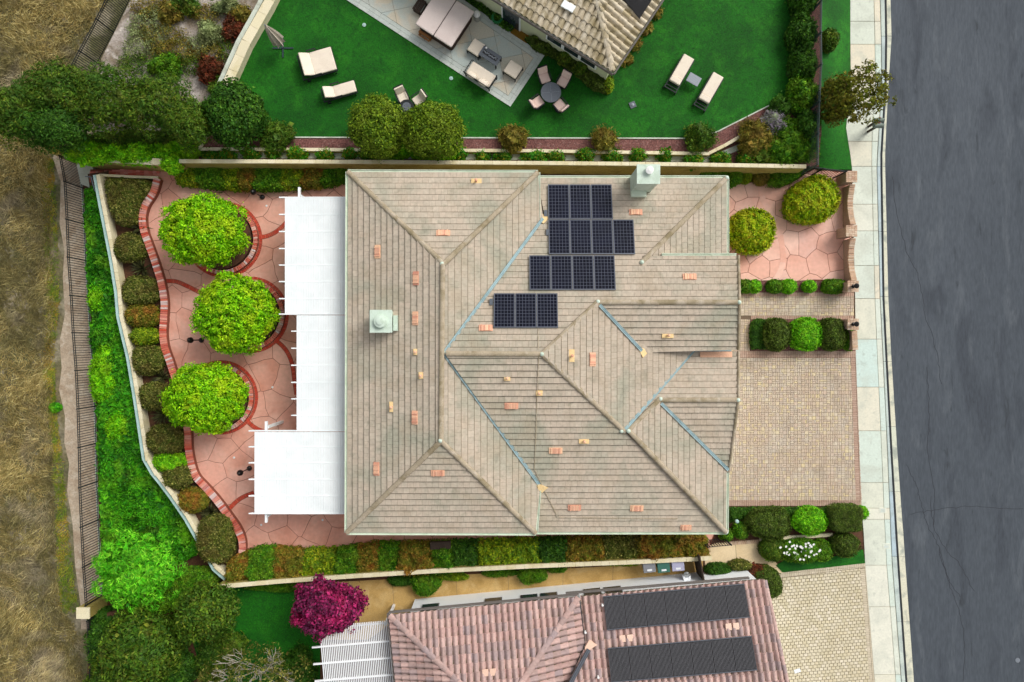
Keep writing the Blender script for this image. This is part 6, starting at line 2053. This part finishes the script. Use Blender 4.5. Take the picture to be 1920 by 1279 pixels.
FIELD = XY([(-90, -90), (230, -90), (200, 0), (110, 150), (90, 280), (92, 420), (98, 600), (92, 700), (96, 780), (100, 900), (104, 1020), (112, 1140), (150, 1190), (155, 1380), (-90, 1380)], Z_FIELD)
blades(FIELD, 85000, .38, 'dry_grass', 'dry_grass', 'tall dry tan grass of the open field', Z_FIELD - .02, .021, .2)
VERGE = XY([(78, 290), (100, 300), (106, 420), (112, 560), (102, 650), (104, 760), (118, 870), (128, 1000), (140, 1100), (150, 1150), (112, 1150), (104, 1000), (100, 860), (82, 700), (88, 560), (80, 400)], Z_FIELD)
blades(VERGE, 7500, .22, 'verge_grass', 'verge_grass', 'yellow and green weeds between dirt track and dry field', Z_FIELD - .02, .016, .14)
blades(LAWN, 50000, .055, 'grass_blade', 'lawn_grass', 'short dense deep green grass of the upper lawn', Z_N + .018, .009)
ball('bright green weed tuft at the edge of the dirt track', 103, 764, 10, 8, Z_FIELD, .25, 'leaf_slope', leaf=.12, dens=1200)

# ------------------------------------------------------------------ trees at the top corner
TT = [(40, 215, 72, 62, 'leaf_olive', 'hanging over the dry field at the frame edge'), (120, 178, 78, 62, 'leaf_olive', 'standing where the slanting iron fence ends'), (212, 190, 80, 72, 'leaf_olive', 'in the middle of the big group'), (300, 200, 76, 62, 'leaf_olive', 'in front of the gravel bank'),
      (110, 245, 70, 42, 'leaf_deep', 'low over the yellowish pier'), (362, 235, 44, 42, 'leaf_olive', 'next to the round deep green tree')]
for x, y, rx, ry, mt, w in TT:
    tree('wispy olive green tree ' + w, x, y, -.6 if x < 130 else .5, 3.0, rx, ry, 1.6, mt, nclump=170, per=70, leaf=.16, crad=.36, jit=.36, aspect=.26, zmin=-.2, fill=.1, trunk_r=.12, group='olive trees at the field corner', name='olive_tree')
tree('round glossy deep green tree at the corner of the upper lawn', 442, 215, Z_STRIP, 3.0, 52, 60, 1.4, 'leaf_deep', nclump=120, per=75, leaf=.16, crad=.33, jit=.14, aspect=.6, name='evergreen_tree', fill=.4)
for x, y, rx, ry, w in [(180, 285, 62, 20, 'lower edge of the olive trees by the iron fence'), (265, 287, 46, 22, 'lower edge of the olive trees in the middle'), (335, 284, 40, 22, 'end of the terrace wall')]:
    ball('vivid lime green shrub at the ' + w, x, y, rx, ry, .9, 1.0, 'leaf_lime', leaf=.14, dens=900, lump=.3, lscale=2.2, aspect=.4, tilt=.8, wobble=.1, ragged=.06)
ball('low olive undergrowth between the big trees and the lime shrubs', 255, 264, 110, 14, .9, .9, 'leaf_olive', leaf=.14, dens=900, lump=.3, lscale=2, aspect=.3, tilt=.9, wobble=.12, ragged=.1, rnd=.3)
ball('vivid lime spray spilling over the stepped wall', 320, 308, 17, 17, 1.7, .6, 'leaf_lime', leaf=.14, dens=1100, lump=.3, aspect=.35, tilt=.9, wobble=.12)
# paired round trees
tree('dark green half of the paired round trees on the mulch strip', 710, 240, Z_STRIP, 3.3, 54, 54, 1.5, 'leaf_pine', nclump=150, per=80, leaf=.12, crad=.3, jit=.1, name='round_tree', group='paired round trees', aspect=.5, fill=.4)
tree('yellower half of the paired round trees, nearer the stone table', 812, 246, Z_STRIP, 3.2, 58, 50, 1.5, 'leaf_pine', nclump=150, per=80, leaf=.12, crad=.3, jit=.1, name='round_tree', group='paired round trees', aspect=.5, fill=.4)
for x, y, w in [(735, 280, 'darker'), (815, 284, 'yellower')]:
    ball('lime green undergrowth below the %s paired round tree' % w, x, y, 46, 16, Z_STRIP, .8, 'leaf_lime', leaf=.12, dens=900, lump=.3, wobble=.1)
# shrubs of the mulch strip
for x, y, rx, ry, mt, w in [(515, 254, 30, 24, 'leaf_olive', 'loose olive shrub beside the round deep green tree'), (962, 258, 24, 21, 'leaf_bronze', 'bronze mound on the mulch strip below the stone patio'), (1133, 261, 21, 18, 'leaf_bronze', 'bronze mound on the mulch strip below the valve box'), (1313, 258, 26, 23, 'leaf_olive', 'olive mound at the bend of the terrace wall'),
                            (1417, 258, 30, 32, 'leaf_bronze', 'golden bronze shrub in the mulch corner'), (1483, 268, 46, 42, 'leaf_box_mid', 'big fresh green shrub in the mulch corner by the iron fence'), (1425, 290, 26, 18, 'leaf_olive', 'low olive shrub in front of the golden bronze shrub'), (1450, 232, 20, 20, 'leaf_lavender', 'grey lavender bush in the mulch corner'),
                            (1463, 200, 17, 13, 'leaf_deep', 'small dark plant at the tip of the mulch corner')]:
    ball(w, x, y, rx, ry, Z_N - .05 if y < 280 else Z_STRIP, .75, mt, leaf=.17, dens=1000, lump=.35, lscale=2.5, aspect=.2, tilt=1.0, wobble=.14, ragged=.12, fill=.15)
# small plants on the terrace
SX = [(395, 292), (425, 292), (470, 285), (512, 284), (556, 288), (610, 290), (655, 288), (690, 288), (862, 288), (905, 293), (942, 292), (998, 294), (1042, 293), (1098, 291), (1150, 291), (1196, 291), (1245, 289), (1300, 301), (1352, 296), (1010, 296), (1400, 300)]
SX.sort()
for k, (x, y) in enumerate(SX):
    ball('small leafy terrace plant behind the block wall, %s from the brick stairs' % (words_ + ['seventeenth', 'eighteenth', 'nineteenth', 'twentieth', 'last'])[k], x, y, random.uniform(12, 19), random.uniform(8, 13), Z_STRIP, random.uniform(.4, .7), 'leaf_strip', leaf=.12, dens=900, lump=.3, aspect=.4, tilt=.9, wobble=.15, name='terrace_plant', cat='plant', group='plants on the narrow terrace', ragged=.07)
# dark hedge along the iron fence and its neighbours
for k, (x, y, rx, ry, mt) in enumerate([(1507, -10, 22, 42, 'leaf_deep'), (1503, 62, 24, 34, 'leaf_deep'), (1506, 118, 22, 34, 'leaf_deep'), (1504, 178, 27, 30, 'leaf_box_mid'), (1515, 232, 17, 24, 'leaf_deep')]):
    ball('dark leafy shrub beside the lawn fence, %s from the frame edge' % ['first', 'second', 'third', 'fourth', 'fifth'][k], x, y, rx, ry, Z_N - .05, 1.2, mt, leaf=.12, dens=1200, lump=.25, lscale=2.5, tilt=.8, wobble=.1, ragged=.06, group='dark shrubs beside the lawn fence')
ball('olive shrub on the street verge against the iron fence', 1555, 75, 16, 20, .9, .8, 'leaf_olive', leaf=.11, dens=1400, lump=.2)
tree('airy street tree leaning its branches over the pale sidewalk', 1614, 178, .4, 3.4, 60, 64, 1.2, 'leaf_street', nclump=90, per=32, leaf=.17, crad=.26, jit=.32, aspect=.5, zmin=-.1, fill=0, name='street_tree', trunk_r=.07, limbs=9)
tree('denser olive street tree standing on the dark verge', 1564, 190, .7, 2.6, 30, 46, 1.1, 'leaf_street', nclump=60, per=60, leaf=.14, crad=.3, jit=.2, aspect=.5, fill=.2, name='street_tree', trunk_r=.06)
# bed under the upper house
shrub('dark leafy planting along the wall of the upper house', XY([(985, 70), (1008, 66), (1150, 142), (1142, 172), (1115, 166), (1080, 135), (1040, 104), (1005, 92)], Z_N + .4), Z_N, .6, 'leaf_box_dark', rnd=.2, leaf=.1, dens=1300, lump=.3, name='wall_planting', cat='shrub')
shrub('dark green planting between the hot tub and the upper house', XY([(860, -12), (925, -5), (975, 40), (955, 58), (930, 42), (900, 16)], Z_N + .25), Z_N, .4, 'leaf_deep', rnd=.2, leaf=.09, dens=800, lump=.4, name='wall_planting', cat='shrub')
ball('mid green shrub in the middle of the upper house planting', 1062, 108, 16, 14, Z_N, .8, 'leaf_olive', leaf=.1, dens=1500, lump=.2)
ball('mid green shrub near the corner of the upper house', 1092, 128, 16, 14, Z_N, .8, 'leaf_olive', leaf=.1, dens=1500, lump=.2)
ball('yellow shrub at the corner of the upper house', 1140, 158, 10, 14, Z_N, .7, 'leaf_yellow', leaf=.09, dens=1800, lump=.2)
for k, (x, y) in enumerate([(1178, 112), (1196, 85), (1215, 55), (1234, 24)]):
    ball('low bronze plant along the lawn side of the upper house, %s from its corner' % ['first', 'second', 'third', 'fourth'][k], x - 2, y, 6, 13, Z_N, .3, 'leaf_bronze', rot=-.6, leaf=.1, dens=800, lump=.4, wobble=.25, ragged=.08, aspect=.3, tilt=.9)
# gravel bank planting
GB = [(345, 8, 26, 18, 'leaf_olive', 'bright olive shrub at the top of the gravel bank'), (437, 52, 19, 20, 'leaf_burgundy', 'dark burgundy shrub against the diagonal wall'), (394, 130, 23, 22, 'leaf_burgundy', 'red flecked shrub lower on the gravel bank'), (395, 62, 22, 18, 'leaf_grey', 'grey green shrub in the middle of the gravel bank'),
      (285, 45, 38, 34, 'leaf_grey', 'silvery speckled mat on the gravel bank'), (262, 85, 34, 26, 'leaf_grey', 'silvery mat near the iron fence'), (330, 95, 40, 20, 'leaf_bronze', 'bronze mat across the gravel bank'), (390, 100, 34, 16, 'leaf_bronze', 'thin bronze mat beside the burgundy shrub'), (310, 125, 30, 20, 'leaf_box_mid', 'green shrub at the foot of the gravel bank'),
      (452, 25, 16, 12, 'leaf_bronze', 'small bronze plant near the top of the diagonal wall'), (425, 12, 26, 10, 'leaf_grey', 'silvery plant at the top edge of the gravel bank'), (415, 165, 22, 14, 'leaf_olive', 'olive shrub at the end of the diagonal wall'), (318, 22, 18, 20, 'leaf_bronze', 'bronze shrub beside the bright olive shrub'),
      (275, 15, 26, 20, 'leaf_bronze', 'thin bronze mat at the top of the iron fence'), (300, 70, 40, 26, 'leaf_bronze', 'broad bronze mat among the silvery ones'), (372, 85, 30, 16, 'leaf_grey', 'thin grey mat above the bronze one'), (360, 120, 22, 16, 'leaf_olive', 'thin olive mat beside the red flecked shrub'), (425, 95, 16, 20, 'leaf_olive', 'thin olive mat against the diagonal wall'),
      (385, 25, 34, 16, 'leaf_bronze', 'sparse bronze mat across the top of the gravel bank'), (250, 118, 24, 18, 'leaf_olive', 'thin olive mat where the big trees begin')]
for x, y, rx, ry, mt, w in GB:
    ball(w, x, y, rx, ry, Z_NW, .4 if 'mat' in w else .7, mt, leaf=.1, dens=620 if 'mat' in w else 1300, lump=.5, lscale=2.6, aspect=.4, tilt=.9, wobble=.24, ragged=.1, fill=0 if 'mat' in w else .3)

# ------------------------------------------------------------------ lower garden of the neighbour
tree('magenta leaved tree beside the slatted white arbour', 616, 1138, 0, 2.6, 78, 54, 1.3, 'leaf_magenta', nclump=130, per=70, leaf=.15, crad=.32, jit=.27, aspect=.7, name='purple_tree', fill=.35)
tree('broad dark olive bush filling the lower corner beside the iron fence', 262, 1220, -.8, 1.6, 86, 82, 1.4, 'leaf_olive', nclump=150, per=75, leaf=.19, crad=.4, jit=.34, aspect=.35, name='bush', cat='bush', fill=.35)
tree('light topped olive tree below the end of the pale wall', 388, 1148, -.2, 1.9, 62, 52, 1.1, 'leaf_olive', nclump=110, per=75, leaf=.16, crad=.34, jit=.2, aspect=.5, name='olive_tree', fill=.3)
ball('dark shrub wedged between the feathery tree and the dark bush', 225, 1158, 56, 20, -.9, .9, 'leaf_deep', leaf=.14, dens=900, lump=.3)
bt_ = tree('half bare tree with pale branches at the lower frame edge', 480, 1268, -.1, 2.2, 110, 62, 1.2, 'leaf_mottled', nclump=70, per=46, leaf=.15, crad=.4, jit=.3, aspect=.4, name='bare_tree', fill=.06, bark='pale_bark', trunk_r=.07, limbs=3)
m = MB()
def branch(p, d, L, r, depth):
    q = p + d * L
    m.tube(p, q, r, r * .65, 5)
    if depth:
        for k in range(3):
            nd = (d + Vector((random.uniform(-.8, .8), random.uniform(-.8, .8), random.uniform(-.1, .35)))).normalized()
            branch(q, nd, L * random.uniform(.6, .85), r * .6, depth - 1)
for k in range(8):
    a = 2 * math.pi * k / 8 + .2
    branch(Vector((0, 0, 1.5)), Vector((math.cos(a), math.sin(a) * .6, .75)).normalized(), .95, .045, 3)
m.build('branch', 'pale_bark', bt_, local=True)
structure('lower_ground', XY([(165, 1160), (420, 1105), (480, 1200), (420, 1500), (160, 1500)], -.4), -1.5, -.42, 'soil')
for k in range(7):
    o = MB().obox(P(361 + (k % 2) * 2, 1202 + k * 14, -.3), (.34, .3, .12), random.uniform(-.3, .3)).build('stepping_stone', 'gravel', bevel=.03)
    tag(o, 'rough grey stone in the row between the dark trees, %s from the light topped tree' % words_[k], 'stone', 'stones between the dark trees')
for x, y, rx, ry, mt, w in [(330, 1190, 34, 40, 'leaf_olive', 'olive shrub between the dark bush and the row of stones'), (335, 1255, 32, 44, 'leaf_deep', 'dark shrub beside the lower stones'), (400, 1235, 30, 42, 'leaf_olive', 'olive shrub between stones and half bare tree'), (205, 1290, 44, 50, 'leaf_olive', 'olive shrub at the lower end of the dark bush'),
                            (300, 1130, 70, 18, 'leaf_box_mid', 'green shrub under the feathery bright tree'), (560, 1255, 34, 40, 'leaf_deep', 'dark shrub at the foot of the white arbour'), (190, 1205, 24, 40, 'leaf_deep', 'dark shrub pressed against the lower iron fence'), (430, 1205, 30, 22, 'leaf_olive', 'olive shrub at the edge of the dark grass')]:
    ball(w, x, y, rx, ry, -.4, 1.0, mt, leaf=.15, dens=800, lump=.35, lscale=1.8, aspect=.35, tilt=.9, wobble=.14, ragged=.1)
ball('white blossoming sprig under the light topped tree', 396, 1192, 12, 7, -.2, .4, 'petal', leaf=.05, dens=500, fill=0)
for x, y, rx, ry, mt, w in [(798, 1096, 28, 20, 'leaf_box_mid', 'round dark green shrub on the tan path nearer the magenta tree'), (997, 1077, 28, 18, 'leaf_box_mid', 'round green shrub on the tan path across from the white wall windows'), (752, 1090, 26, 8, 'leaf_deep', 'low dark clipped strip at the foot of the pale wall'),
                            (850, 1082, 30, 6, 'leaf_yellow', 'thin yellow green creeper along the pale wall nearer the magenta tree'), (935, 1074, 34, 7, 'leaf_box_mid', 'thin green creeper along the pale wall in the middle'), (1042, 1066, 22, 7, 'leaf_box_mid', 'small creeper beside the round green shrub'), (1165, 1056, 40, 4, 'leaf_yellow', 'narrow creeper along the pale wall near the bins'),
                            (520, 1100, 60, 9, 'leaf_box_mid', 'green creeper below the end of the pale wall')]:
    ball(w, x, y, rx, ry, 0, .7 if rx == 28 else .35, mt, leaf=.09, dens=1500, lump=.2, aspect=.35, tilt=.8, wobble=.08)
blades(XY([(440, 1098), (560, 1090), (598, 1150), (598, 1280), (520, 1340), (430, 1340), (380, 1200)]), 9000, .07, 'grass_blade', 'lawn_grass', 'dark shaded grass of the lower neighbour garden', -.012, .012)
